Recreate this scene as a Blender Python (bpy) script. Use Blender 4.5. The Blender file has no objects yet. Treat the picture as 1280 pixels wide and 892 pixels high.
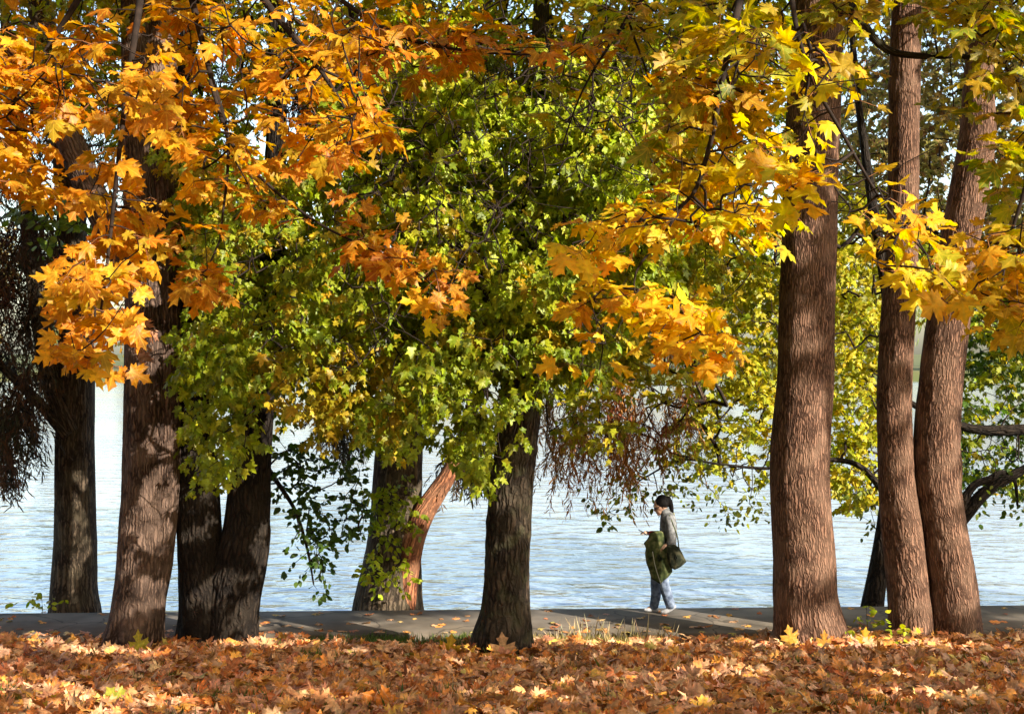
import bpy, math
import numpy as np
from mathutils import Vector

# ------------------------------------------------------------------ camera, sky, sun, exposure
SC = bpy.context.scene
COL = SC.collection
CAM_Z = 3.6
F_PX = 1600.0                                   # focal length in pixels of the 1280 px wide photograph
cam_d = bpy.data.cameras.new("camera")
cam_d.sensor_width = 36.0
cam_d.lens = F_PX / 1280 * 36
cam_d.clip_start = 0.1
cam_d.clip_end = 5000
cam = bpy.data.objects.new("camera", cam_d)
cam.location = (0, 0, CAM_Z)
cam.rotation_euler = (math.radians(90), 0, 0)
COL.objects.link(cam)
SC.camera = cam

SUN = np.array([0.779, -0.66, 0.55]); SUN /= np.linalg.norm(SUN)       # direction to the sun
elev = math.asin(SUN[2]); azim = math.atan2(SUN[0], SUN[1])
world = bpy.data.worlds.new("World"); SC.world = world
world.use_nodes = True
wn = world.node_tree.nodes; wn.clear()
sky = wn.new("ShaderNodeTexSky"); sky.sky_type = 'NISHITA'; sky.sun_disc = False
sky.sun_elevation = elev; sky.sun_rotation = azim
sky.air_density = 1.2; sky.dust_density = 2.5; sky.ozone_density = 1.0
bg = wn.new("ShaderNodeBackground"); bg.inputs[1].default_value = 0.15
wo = wn.new("ShaderNodeOutputWorld")
world.node_tree.links.new(sky.outputs[0], bg.inputs[0])
world.node_tree.links.new(bg.outputs[0], wo.inputs[0])

sun_d = bpy.data.lights.new("sun", 'SUN'); sun_d.energy = 5.0; sun_d.angle = math.radians(0.5)
sun_d.color = (1.0, 0.93, 0.82)
sun = bpy.data.objects.new("sun", sun_d); COL.objects.link(sun)
sun.rotation_euler = Vector(SUN).to_track_quat('Z', 'Y').to_euler()
sun.location = (20, -20, 30)

SC.view_settings.view_transform = 'Standard'
SC.view_settings.look = 'None'
SC.view_settings.exposure = 1.45
SC.view_settings.gamma = 1.0
SC.view_settings.use_curve_mapping = False
SC.render.engine = 'CYCLES'
cy = SC.cycles
cy.max_bounces = 6; cy.diffuse_bounces = 3; cy.glossy_bounces = 3; cy.transmission_bounces = 4
cy.transparent_max_bounces = 6; cy.caustics_reflective = False; cy.caustics_refractive = False
cy.use_denoising = True
try:
    cy.denoiser = 'OPENIMAGEDENOISE'
except Exception:
    pass

R = np.random.default_rng(11)
UP = np.array([0, 0, 1.0])

# ------------------------------------------------------------------ helpers
def P(px, py, D):
    """the point seen at photo pixel (px, py) at the distance D along the view"""
    return np.array([(px - 640.0) / F_PX * D, D, CAM_Z - (py - 446.0) / F_PX * D])

def unit(v):
    return v / np.maximum(np.linalg.norm(v, axis=-1, keepdims=True), 1e-9)

_T = R.random((64, 64, 64))
def vnoise(p):
    p = np.asarray(p, float)
    i = np.floor(p).astype(int); f = p - i; f = f * f * (3 - 2 * f)
    i0 = i & 63; i1 = (i + 1) & 63
    x0, y0, z0 = i0.T; x1, y1, z1 = i1.T; fx, fy, fz = f.T
    a = _T[x0, y0, z0] * (1 - fx) + _T[x1, y0, z0] * fx
    b = _T[x0, y1, z0] * (1 - fx) + _T[x1, y1, z0] * fx
    c = _T[x0, y0, z1] * (1 - fx) + _T[x1, y0, z1] * fx
    d = _T[x0, y1, z1] * (1 - fx) + _T[x1, y1, z1] * fx
    return (a * (1 - fy) + b * fy) * (1 - fz) + (c * (1 - fy) + d * fy) * fz

def make_mesh(name, V, faces, mat=None, parent=None, attrs=None, smooth=True):
    """faces: list of (M,k) index arrays"""
    me = bpy.data.meshes.new(name)
    V = np.asarray(V, np.float32)
    me.vertices.add(len(V)); me.vertices.foreach_set("co", V.ravel())
    fl = [np.asarray(f, np.int32) for f in faces if len(f)]
    li = np.concatenate([f.ravel() for f in fl])
    sz = np.concatenate([np.full(len(f), f.shape[1], np.int32) for f in fl])
    me.loops.add(len(li)); me.loops.foreach_set("vertex_index", li)
    me.polygons.add(len(sz))
    st = np.zeros(len(sz), np.int32); st[1:] = np.cumsum(sz)[:-1]
    me.polygons.foreach_set("loop_start", st)
    if smooth:
        me.polygons.foreach_set("use_smooth", np.ones(len(sz), bool))
    for an, (typ, arr) in (attrs or {}).items():
        at = me.attributes.new(an, typ, 'POINT')
        at.data.foreach_set("color" if typ == 'FLOAT_COLOR' else "vector", np.asarray(arr, np.float32).ravel())
    me.update(calc_edges=True)
    ob = bpy.data.objects.new(name, me)
    if mat: me.materials.append(mat)
    COL.objects.link(ob)
    if parent is not None:
        ob.parent = parent
        ob.matrix_parent_inverse = parent.matrix_world.inverted() if parent.type != 'EMPTY' else \
            __import__('mathutils').Matrix.Translation(-Vector(parent.location)) if parent.parent is None else ob.matrix_parent_inverse
    return ob

def empty(name, loc, label, cat, group=None):
    o = bpy.data.objects.new(name, None); COL.objects.link(o)
    o.location = loc; o.empty_display_size = 0.3
    o["label"] = label; o["category"] = cat
    if group: o["group"] = group
    return o

def tag(o, label, cat, group=None, kind=None):
    o["label"] = label; o["category"] = cat
    if group: o["group"] = group
    if kind: o["kind"] = kind
    return o

# ------------------------------------------------------------------ materials
def new_mat(name):
    m = bpy.data.materials.new(name); m.use_nodes = True
    nt = m.node_tree; nt.nodes.clear()
    return m, nt, nt.nodes, nt.links

def ramp(nd, stops):
    r = nd.new("ShaderNodeValToRGB"); e = r.color_ramp.elements
    while len(e) < len(stops): e.new(0.5)
    for k, (p, c) in enumerate(stops):
        e[k].position = p; e[k].color = (*c, 1) if len(c) == 3 else c
    return r

def leaf_mat(name, trans=0.45, rough=0.45, spec=0.3, sat=1.15, mott=0.25, scale=30, veins=None):
    m, nt, nd, lk = new_mat(name)
    a = nd.new("ShaderNodeAttribute"); a.attribute_name = "leaf_col"
    tc = nd.new("ShaderNodeTexCoord")
    n = nd.new("ShaderNodeTexNoise"); n.inputs["Scale"].default_value = scale; n.inputs["Detail"].default_value = 3
    lk.new(tc.outputs["Object"], n.inputs["Vector"])
    mr = nd.new("ShaderNodeMapRange"); mr.inputs[1].default_value = 0.3; mr.inputs[2].default_value = 0.7
    mr.inputs[3].default_value = 1 - mott; mr.inputs[4].default_value = 1 + mott
    lk.new(n.outputs["Fac"], mr.inputs[0])
    colour = a.outputs["Color"]
    if veins:
        def mth(op, x, y=None):
            k = nd.new("ShaderNodeMath"); k.operation = op
            for q_, v_ in enumerate((x, y)):
                if v_ is None: continue
                if isinstance(v_, (int, float)): k.inputs[q_].default_value = v_
                else: lk.new(v_, k.inputs[q_])
            return k.outputs[0]
        ua = nd.new("ShaderNodeAttribute"); ua.attribute_name = "leaf_uv"
        sx = nd.new("ShaderNodeSeparateXYZ"); lk.new(ua.outputs["Vector"], sx.inputs[0])
        ax_ = mth('ABSOLUTE', sx.outputs[0])
        dm = ax_
        for an in (.68, 1.2):
            dm = mth('MINIMUM', dm, mth('ABSOLUTE', mth('SUBTRACT', mth('MULTIPLY', ax_, math.cos(an)), mth('MULTIPLY', sx.outputs[1], math.sin(an)))))
        vr = nd.new("ShaderNodeMapRange"); vr.inputs[1].default_value = .008; vr.inputs[2].default_value = .03
        vr.inputs[3].default_value = .5; vr.inputs[4].default_value = 0
        lk.new(dm, vr.inputs[0])
        vc = nd.new("ShaderNodeMix"); vc.data_type = 'RGBA'; lk.new(vr.outputs[0], vc.inputs["Factor"])
        lk.new(colour, vc.inputs["A"]); vc.inputs["B"].default_value = (*veins, 1)
        # rusty spots and edges, different on every leaf
        cv = nd.new("ShaderNodeVectorMath"); cv.operation = 'MULTIPLY'; cv.inputs[1].default_value = (1, 1, 40); lk.new(ua.outputs["Vector"], cv.inputs[0])
        sn = nd.new("ShaderNodeTexNoise"); sn.inputs["Scale"].default_value = 3.2; sn.inputs["Detail"].default_value = 5; lk.new(cv.outputs[0], sn.inputs["Vector"])
        sr = ramp(nd, [(.62, (0, 0, 0)), (.76, (.55, .55, .55))]); lk.new(sn.outputs["Fac"], sr.inputs[0])
        vs = nd.new("ShaderNodeMix"); vs.data_type = 'RGBA'; lk.new(sr.outputs[0], vs.inputs["Factor"])
        lk.new(vc.outputs["Result"], vs.inputs["A"]); vs.inputs["B"].default_value = (.30, .085, .02, 1)
        colour = vs.outputs["Result"]
    hsv = nd.new("ShaderNodeHueSaturation")
    lk.new(colour, hsv.inputs["Color"]); lk.new(mr.outputs[0], hsv.inputs["Value"])
    b = nd.new("ShaderNodeBsdfPrincipled")
    b.inputs["Roughness"].default_value = rough
    b.inputs["Specular IOR Level"].default_value = spec
    lk.new(hsv.outputs[0], b.inputs["Base Color"])
    h2 = nd.new("ShaderNodeHueSaturation"); h2.inputs["Saturation"].default_value = sat; h2.inputs["Value"].default_value = 1.1
    lk.new(hsv.outputs[0], h2.inputs["Color"])
    t = nd.new("ShaderNodeBsdfTranslucent"); lk.new(h2.outputs[0], t.inputs["Color"])
    mx = nd.new("ShaderNodeMixShader"); mx.inputs[0].default_value = trans
    lk.new(b.outputs[0], mx.inputs[1]); lk.new(t.outputs[0], mx.inputs[2])
    o = nd.new("ShaderNodeOutputMaterial"); lk.new(mx.outputs[0], o.inputs[0])
    return m

def bark_mat(name, furrow, ridge, patch, cell=22, stretch=0.16, strength=0.9, dist=0.02, moss=None):
    m, nt, nd, lk = new_mat(name)
    a = nd.new("ShaderNodeAttribute"); a.attribute_name = "bark"
    mp = nd.new("ShaderNodeMapping"); mp.inputs["Scale"].default_value = (1, 1, stretch)
    lk.new(a.outputs["Vector"], mp.inputs["Vector"])
    wob = nd.new("ShaderNodeTexNoise"); wob.inputs["Scale"].default_value = 9; wob.inputs["Detail"].default_value = 2
    lk.new(a.outputs["Vector"], wob.inputs["Vector"])
    vm = nd.new("ShaderNodeVectorMath"); vm.operation = 'MULTIPLY_ADD'
    vm.inputs[1].default_value = (0.055, 0.055, 0.03)
    lk.new(wob.outputs["Color"], vm.inputs[0]); lk.new(mp.outputs[0], vm.inputs[2])
    vo = nd.new("ShaderNodeTexVoronoi"); vo.feature = 'DISTANCE_TO_EDGE'; vo.inputs["Scale"].default_value = cell
    lk.new(vm.outputs[0], vo.inputs["Vector"])
    mr = nd.new("ShaderNodeMapRange"); mr.interpolation_type = 'SMOOTHSTEP'
    mr.inputs[1].default_value = 0.0; mr.inputs[2].default_value = 0.33
    lk.new(vo.outputs["Distance"], mr.inputs[0])
    fine = nd.new("ShaderNodeTexNoise"); fine.inputs["Scale"].default_value = cell * 2.2; fine.inputs["Detail"].default_value = 6
    fine.inputs["Roughness"].default_value = 0.65
    mp2 = nd.new("ShaderNodeMapping"); mp2.inputs["Scale"].default_value = (1, 1, 0.35)
    lk.new(a.outputs["Vector"], mp2.inputs["Vector"]); lk.new(mp2.outputs[0], fine.inputs["Vector"])
    ad = nd.new("ShaderNodeMath"); ad.operation = 'MULTIPLY_ADD'; ad.inputs[1].default_value = 0.6
    lk.new(fine.outputs["Fac"], ad.inputs[0]); lk.new(mr.outputs[0], ad.inputs[2])
    bp = nd.new("ShaderNodeBump"); bp.inputs["Strength"].default_value = strength; bp.inputs["Distance"].default_value = dist
    lk.new(ad.outputs[0], bp.inputs["Height"])
    c1 = nd.new("ShaderNodeMix"); c1.data_type = 'RGBA'
    c1.inputs["A"].default_value = (*furrow, 1); c1.inputs["B"].default_value = (*ridge, 1)
    mf = nd.new("ShaderNodeMath"); mf.operation = 'MULTIPLY'; lk.new(mr.outputs[0], mf.inputs[0])
    mr3 = nd.new("ShaderNodeMapRange"); mr3.inputs[1].default_value = 0.3; mr3.inputs[2].default_value = 0.7
    mr3.inputs[3].default_value = 0.45; mr3.inputs[4].default_value = 1.0
    lk.new(fine.outputs["Fac"], mr3.inputs[0]); lk.new(mr3.outputs[0], mf.inputs[1])
    lk.new(mf.outputs[0], c1.inputs["Factor"])
    big = nd.new("ShaderNodeTexNoise"); big.inputs["Scale"].default_value = 3.0; big.inputs["Detail"].default_value = 5
    lk.new(a.outputs["Vector"], big.inputs["Vector"])
    rp = ramp(nd, [(0.42, (0, 0, 0)), (0.68, (1, 1, 1))]); lk.new(big.outputs["Fac"], rp.inputs[0])
    c2 = nd.new("ShaderNodeMix"); c2.data_type = 'RGBA'
    sc_ = nd.new("ShaderNodeMath"); sc_.operation = 'MULTIPLY'; sc_.inputs[1].default_value = 0.6
    lk.new(rp.outputs[0], sc_.inputs[0]); lk.new(sc_.outputs[0], c2.inputs["Factor"])
    lk.new(c1.outputs["Result"], c2.inputs["A"]); c2.inputs["B"].default_value = (*patch, 1)
    last = c2.outputs["Result"]
    if moss:
        mn = nd.new("ShaderNodeTexNoise"); mn.inputs["Scale"].default_value = 5; mn.inputs["Detail"].default_value = 7
        lk.new(a.outputs["Vector"], mn.inputs["Vector"])
        rm = ramp(nd, [(0.5, (0, 0, 0)), (0.66, (0.75, 0.75, 0.75))]); lk.new(mn.outputs["Fac"], rm.inputs[0])
        c3 = nd.new("ShaderNodeMix"); c3.data_type = 'RGBA'
        lk.new(rm.outputs[0], c3.inputs["Factor"]); lk.new(last, c3.inputs["A"]); c3.inputs["B"].default_value = (*moss, 1)
        last = c3.outputs["Result"]
    b = nd.new("ShaderNodeBsdfPrincipled"); b.inputs["Roughness"].default_value = 0.9
    b.inputs["Specular IOR Level"].default_value = 0.15
    lk.new(last, b.inputs["Base Color"]); lk.new(bp.outputs[0], b.inputs["Normal"])
    o = nd.new("ShaderNodeOutputMaterial"); lk.new(b.outputs[0], o.inputs[0])
    return m

def noise_mat(name, c_lo, c_hi, scale=8, detail=6, rough=0.9, bump=0.3, dist=0.01, c_mid=None, spec=0.2, stretch=(1, 1, 1)):
    m, nt, nd, lk = new_mat(name)
    tc = nd.new("ShaderNodeTexCoord")
    mp = nd.new("ShaderNodeMapping"); mp.inputs["Scale"].default_value = stretch
    lk.new(tc.outputs["Object"], mp.inputs["Vector"])
    n = nd.new("ShaderNodeTexNoise"); n.inputs["Scale"].default_value = scale; n.inputs["Detail"].default_value = detail
    lk.new(mp.outputs[0], n.inputs["Vector"])
    st = [(0.3, c_lo), (0.7, c_hi)] if c_mid is None else [(0.3, c_lo), (0.5, c_mid), (0.7, c_hi)]
    r = ramp(nd, st); lk.new(n.outputs["Fac"], r.inputs[0])
    b = nd.new("ShaderNodeBsdfPrincipled"); b.inputs["Roughness"].default_value = rough
    b.inputs["Specular IOR Level"].default_value = spec
    lk.new(r.outputs[0], b.inputs["Base Color"])
    if bump:
        n2 = nd.new("ShaderNodeTexNoise"); n2.inputs["Scale"].default_value = scale * 4; n2.inputs["Detail"].default_value = 5
        lk.new(mp.outputs[0], n2.inputs["Vector"])
        bp = nd.new("ShaderNodeBump"); bp.inputs["Strength"].default_value = bump; bp.inputs["Distance"].default_value = dist
        lk.new(n2.outputs["Fac"], bp.inputs["Height"]); lk.new(bp.outputs[0], b.inputs["Normal"])
    o = nd.new("ShaderNodeOutputMaterial"); lk.new(b.outputs[0], o.inputs[0])
    return m

M_LEAF = leaf_mat("maple_leaf", trans=0.56, veins=(.8, .55, .06))
M_LEAF_S = leaf_mat("small_leaf", trans=0.45)
M_LITTER = leaf_mat("dry_leaf", trans=0.12, rough=0.6, spec=0.25, mott=0.4, scale=26, veins=(.5, .3, .16))
M_NEEDLE = leaf_mat("needle_spray", trans=0.3, rough=0.6, spec=0.15)
M_GRASS = leaf_mat("grass_blade", trans=0.35, rough=0.5)
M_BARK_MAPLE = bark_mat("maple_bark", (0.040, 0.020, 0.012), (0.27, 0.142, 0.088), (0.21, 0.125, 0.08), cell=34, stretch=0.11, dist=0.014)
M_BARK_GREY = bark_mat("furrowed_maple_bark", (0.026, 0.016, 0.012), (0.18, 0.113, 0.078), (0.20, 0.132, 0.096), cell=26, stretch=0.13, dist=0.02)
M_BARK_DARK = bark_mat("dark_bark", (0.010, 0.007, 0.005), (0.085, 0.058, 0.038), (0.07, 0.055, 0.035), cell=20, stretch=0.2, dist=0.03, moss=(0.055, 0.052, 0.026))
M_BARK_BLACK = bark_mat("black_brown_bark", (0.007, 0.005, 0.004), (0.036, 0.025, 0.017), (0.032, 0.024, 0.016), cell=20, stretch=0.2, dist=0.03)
M_BARK_BANK = bark_mat("cypress_bark", (0.03, 0.018, 0.012), (0.22, 0.15, 0.095), (0.20, 0.14, 0.085), cell=24, stretch=0.08, dist=0.015)
M_BARK_DARKBANK = bark_mat("dark_cypress_bark", (0.02, 0.014, 0.01), (0.17, 0.12, 0.078), (0.10, 0.08, 0.05), cell=24, stretch=0.08, dist=0.015)
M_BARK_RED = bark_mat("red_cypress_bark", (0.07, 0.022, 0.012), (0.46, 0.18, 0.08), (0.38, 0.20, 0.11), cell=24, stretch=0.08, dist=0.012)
M_STALK = noise_mat('leaf_stalk', (.22, .07, .03), (.38, .18, .06), scale=20, bump=0)
M_TWIG = noise_mat("twig", (0.012, 0.008, 0.006), (0.032, 0.02, 0.014), scale=20, bump=0)

# ------------------------------------------------------------------ leaves
_h = [(0.14, -0.07), (0.31, -0.11), (0.27, 0.01), (0.43, 0.03), (0.31, 0.15), (0.46, 0.25), (0.57, 0.31), (0.49, 0.38),
      (0.55, 0.57), (0.40, 0.52), (0.29, 0.50), (0.15, 0.46), (0.17, 0.60), (0.28, 0.75), (0.13, 0.79)]
OUT_BIG = np.array([(0, 0)] + _h + [(0, 1.02)] + [(-x, y) for x, y in reversed(_h)])
_m = [(0.32, -0.12), (0.25, 0.0), (0.43, 0.03), (0.27, 0.17), (0.60, 0.33), (0.44, 0.42), (0.55, 0.60), (0.14, 0.45), (0.28, 0.76), (0.13, 0.78)]
OUT_MED = np.array([(0, 0)] + _m + [(0, 1.0)] + [(-x, y) for x, y in reversed(_m)])
_s = [(0.24, -0.02), (0.30, 0.12), (0.22, 0.22), (0.46, 0.52), (0.28, 0.50), (0.15, 0.54), (0.14, 0.74)]
OUT_TRI = np.array([(0, 0)] + _s + [(0, 1.0)] + [(-x, y) for x, y in reversed(_s)])
OUT_OVAL = np.array([(0, 0), (0.25, 0.2), (0.32, 0.5), (0.18, 0.82), (0, 1.0), (-0.18, 0.82), (-0.32, 0.5), (-0.25, 0.2)])
OUT_NEEDLE = np.array([(0, 0), (0.06, 0.35), (0.04, 0.75), (0, 1.0), (-0.04, 0.75), (-0.06, 0.35)])
OUT_BLADE = np.array([(-0.03, 0), (0.03, 0), (0.018, 0.6), (0, 1.0), (-0.018, 0.6)])

def leaf_mesh(name, pos, tip, nrm, size, col, outline, mat, parent=None, curl=0.3, rim=0.12, rng=R):
    N = len(pos); M = len(outline)
    t = unit(tip); n = unit(nrm - (nrm * t).sum(1, keepdims=True) * t); s = np.cross(t, n)
    loc = np.vstack([outline, [[0, 0.33]]])
    lx = loc[:, 0][None] * (0.88 + 0.24 * rng.random((N, 1)))
    lx = lx + 0.10 * rng.normal(size=(N, 1)) * loc[:, 1][None] ** 2
    ly = np.repeat(loc[:, 1][None], N, 0)
    k1 = rng.normal(0.45, 0.6, (N, 1)) * curl * 2; k2 = rng.normal(0.5, 0.7, (N, 1)) * curl
    k3 = rng.normal(0, 0.5, (N, 1)) * curl
    lz = -k1 * lx ** 2 - k2 * (ly - 0.25) ** 2 + k3 * lx * ly + rng.normal(0, 0.035, (N, M + 1)) * (curl > 0)
    sz = size[:, None, None]
    V = pos[:, None, :] + sz * (lx[..., None] * s[:, None] + ly[..., None] * t[:, None] + lz[..., None] * n[:, None])
    base = (np.arange(N) * (M + 1))[:, None]
    i = np.arange(M)
    tri = np.stack([np.full(M, M), i, (i + 1) % M], 1)
    Fa = (base[:, :, None] + tri[None]).reshape(-1, 3)
    C = np.ones((N, M + 1, 4)); C[..., :3] = col[:, None, :]
    C[:, :M, :3] *= (1 + rim * rng.normal(size=(N, M, 1)))
    C[:, M, 1] *= 1.08
    UV = np.zeros((N, M + 1, 3)); UV[..., :2] = loc[None]; UV[..., 2] = rng.random((N, 1))
    return make_mesh(name, V.reshape(-1, 3), [Fa], mat, parent, {"leaf_uv": ('FLOAT_VECTOR', UV.reshape(-1, 3)), "leaf_col": ('FLOAT_COLOR', np.clip(C, 0.002, 1).reshape(-1, 4))})

def pal(n, choices, weights=None, jit=0.14, rng=R):
    c = np.array(choices, float)
    w = None if weights is None else np.array(weights, float) / sum(weights)
    k = rng.choice(len(c), n, p=w)
    k2 = rng.choice(len(c), n, p=w)
    f = rng.random((n, 1)) * 0.5
    return np.clip((c[k] * (1 - f) + c[k2] * f) * (1 + jit * rng.normal(size=(n, 1))) * (1 + 0.05 * rng.normal(size=(n, 3))), 0.003, 0.95)

ORANGE = [(0.66, 0.26, 0.012), (0.72, 0.33, 0.014), (0.60, 0.20, 0.012), (0.68, 0.38, 0.02), (0.48, 0.30, 0.02)]
RUSTOR = [(0.56, 0.19, 0.012), (0.48, 0.15, 0.012), (0.62, 0.25, 0.014), (0.44, 0.22, 0.02)]
YELLOW = [(0.78, 0.54, 0.015), (0.76, 0.60, 0.02), (0.74, 0.44, 0.015), (0.60, 0.56, 0.03), (0.72, 0.34, 0.015)]
GOLD = [(0.80, 0.50, 0.015), (0.78, 0.40, 0.014), (0.80, 0.58, 0.018), (0.74, 0.32, 0.012)]
OLIVE = [(0.36, 0.29, 0.02), (0.42, 0.24, 0.018), (0.24, 0.26, 0.025), (0.52, 0.32, 0.018), (0.30, 0.32, 0.03)]
GREEN = [(0.20, 0.25, 0.010), (0.26, 0.30, 0.012), (0.15, 0.195, 0.010), (0.33, 0.33, 0.014)]
LIME = [(0.40, 0.46, 0.02), (0.33, 0.41, 0.018), (0.46, 0.45, 0.025)]
OLGOLD = [(0.42, 0.28, 0.015), (0.36, 0.28, 0.016), (0.50, 0.31, 0.014), (0.27, 0.26, 0.016)]
DARKGR = [(0.055, 0.10, 0.018), (0.08, 0.13, 0.018), (0.05, 0.08, 0.015)]
YELGR = [(0.50, 0.42, 0.02), (0.38, 0.36, 0.02), (0.56, 0.40, 0.02), (0.30, 0.30, 0.02), (0.24, 0.27, 0.02)]
CYP_RED = [(0.36, 0.10, 0.035), (0.44, 0.15, 0.04), (0.18, 0.055, 0.028), (0.30, 0.15, 0.04)]
CYP_DARK = [(0.075, 0.04, 0.025), (0.05, 0.035, 0.022), (0.11, 0.055, 0.03), (0.06, 0.06, 0.03)]
LITTER = [(0.58, 0.19, 0.035), (0.64, 0.26, 0.05), (0.60, 0.33, 0.19), (0.62, 0.34, 0.20), (0.46, 0.12, 0.03), (0.68, 0.35, 0.06), (0.62, 0.46, 0.11), (0.26, 0.09, 0.04)]

# sun flecks: places the photograph shows in the sun; the crowns have gaps on the way from there to the sun
FLECKS = []
def fleck(px, py, D, r):
    if px > 1100 and 15.35 < D < 15.7: D = 16.1
    FLECKS.append((P(px, py, D), r))
for a in [(930, 250, 6.0, .36), (1010, 200, 5.7, .28), (1080, 270, 5.6, .28), (860, 270, 6.0, .28), (1130, 320, 5.6, .22), (1170, 170, 5.7, .2), (1000, 110, 5.6, .25), (780, 300, 6.0, .25),
          (850, 400, 6.0, .28), (770, 380, 6.0, .2), (905, 440, 6.0, .12), (1250, 340, 6.0, .2), (1060, 30, 5.7, .2),
          (120, 370, 6.3, .28), (110, 430, 6.3, .2), (165, 360, 6.3, .18), (430, 130, 6.2, .3), (350, 60, 6.2, .2), (400, 190, 6.2, .2), (550, 380, 6.6, .16), (60, 150, 7, .2), (270, 210, 6.8, .15),
          (640, 330, 13.6, .35), (560, 440, 13.4, .25), (520, 330, 13.6, .3), (300, 420, 14.2, .25), (280, 330, 14.2, .3), (680, 420, 13.6, .25), (780, 250, 14, .4), (560, 520, 14, .2), (420, 500, 14.2, .3), (470, 440, 14, .25), (600, 580, 13.5, .2), (330, 520, 14.3, .2), (640, 110, 14.2, .9), (720, 90, 14.5, .8), (600, 175, 13.8, .65), (500, 190, 14.2, .6), (420, 250, 14.4, .5), (700, 230, 13.6, .4), (350, 350, 14.2, .35), (440, 170, 14.4, .5), (560, 230, 14, .3), (780, 150, 14.4, .5), (820, 90, 14.6, .4),
          (365, 410, 14.4, .3), (380, 430, 14.2, .2), (460, 330, 14, .3), (640, 250, 13.4, .3), (330, 300, 14.6, .3), (300, 545, 14.8, .2), (700, 160, 14, .3), (480, 60, 15, .4), (560, 30, 15, .35),
          (1065, 360, 20, .7), (1070, 480, 20, .6), (1075, 560, 19.8, .5), (1060, 610, 19.5, .4), (900, 340, 20.5, .5), (880, 600, 19.3, .25), (930, 430, 20.4, .4), (1210, 250, 22, .8), (960, 490, 19.6, .3),
          (1130, 130, 15.6, .35), (1128, 210, 15.6, .25), (1215, 190, 15.6, .42), (1210, 250, 15.6, .3), (1132, 40, 15.6, .3), (1185, 490, 15.5, .16), (1178, 560, 15.5, .22), (1170, 610, 15.5, .2), (1198, 420, 15.4, .1), (1130, 655, 15.5, .16), (1135, 720, 15.5, .16), (1200, 690, 15.5, .2), (1205, 735, 15.4, .16), (1150, 770, 15.5, .15),
          (1005, 570, 15.6, .2), (1010, 510, 15.6, .14), (1000, 420, 15.6, .1), (1000, 720, 15.6, .12), (995, 300, 15.6, .12), (1015, 650, 15.6, .1),
          (212, 425, 15.5, .16), (217, 540, 15.5, .12), (214, 600, 15.5, .2), (205, 660, 15.5, .14), (190, 640, 15.5, .15), (183, 740, 15.5, .1), (196, 360, 15.5, .08),
          (100, 640, 19.35, .2), (82, 715, 19.35, .18), (105, 680, 19.35, .14), (78, 750, 19.35, .14), (52, 350, 19.3, .12), (100, 600, 19.35, .1),
          (540, 625, 18.7, .25), (560, 600, 18.7, .15), (500, 650, 18.6, .08), (500, 738, 18.5, .17),
          (236, 715, 15.3, .06),
          (840, 655, 17.9, .14), (828, 735, 17.9, .16), (838, 760, 17.9, .1), (800, 768, 17.8, .25), (720, 768, 17.8, .3), (620, 778, 17.3, .25), (880, 768, 17.8, .2), (560, 785, 17, .35), (580, 795, 16.4, .3), (730, 800, 16.2, .5), (700, 803, 16.0, .3), (470, 785, 17, .12), (440, 780, 17.1, .1), (930, 770, 17.7, .2),
          (780, 500, 18.9, .3), (800, 470, 18.9, .3), (850, 520, 19, .25), (1040, 795, 15.4, .28), (1090, 800, 15.3, .3), (1140, 805, 15.1, .22), (990, 800, 15.3, .2), (1190, 812, 15.0, .12), (360, 806, 15.5, .15), (310, 808, 15.3, .15)]:
    fleck(*a)
rf = np.random.default_rng(5)
for k in range(34): fleck(rf.uniform(0, 480), rf.uniform(20, 200), rf.uniform(6.2, 7), rf.uniform(.08, .24))
for k in range(40): fleck(rf.uniform(840, 1270), rf.uniform(20, 330), rf.uniform(5.6, 6.6), rf.uniform(.07, .22))
for k in range(14): fleck(rf.uniform(420, 1280), rf.uniform(815, 892), rf.uniform(9.6, 13.5), rf.uniform(.03, .12))
for k in range(75):
    x, y = rf.uniform(250, 860), rf.uniform(60, 330)
    if x > 400 - (y - 150) * .9 or y > 250: fleck(x, y, rf.uniform(13, 15), rf.uniform(.16, .42))
for k in range(45): fleck(rf.uniform(240, 700), rf.uniform(330, 590), rf.uniform(13, 14.5), rf.uniform(.08, .22))
for k in range(46): fleck(rf.uniform(850, 1275), rf.uniform(270, 620), rf.uniform(19, 20.5), rf.uniform(.12, .4))
for k in range(4): fleck(rf.uniform(0, 1280), rf.uniform(792, 835), rf.uniform(14, 15.6), rf.uniform(.05, .16))
for k in range(16): fleck(rf.uniform(100, 950), rf.uniform(768, 790), rf.uniform(16.8, 17.8), rf.uniform(.04, .14))
FC = np.array([f[0] for f in FLECKS]); FR = np.array([f[1] + (0.06 if f[0][1] > 15 else 0.02) for f in FLECKS])
def shaded(pos, tmin=0.5, k=1.0, m=0.10):
    """True where a leaf may hang (outside the gaps)"""
    ok = np.ones(len(pos), bool)
    jit = 0.75 + 0.5 * vnoise(pos * 3.1)
    for c, r in zip(FC, FR):
        d = pos - c; t = d @ SUN
        pr = np.linalg.norm(d - t[:, None] * SUN, axis=1)
        ok &= ~((t > tmin) & (pr < r * k * jit + m))
    return ok

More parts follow.
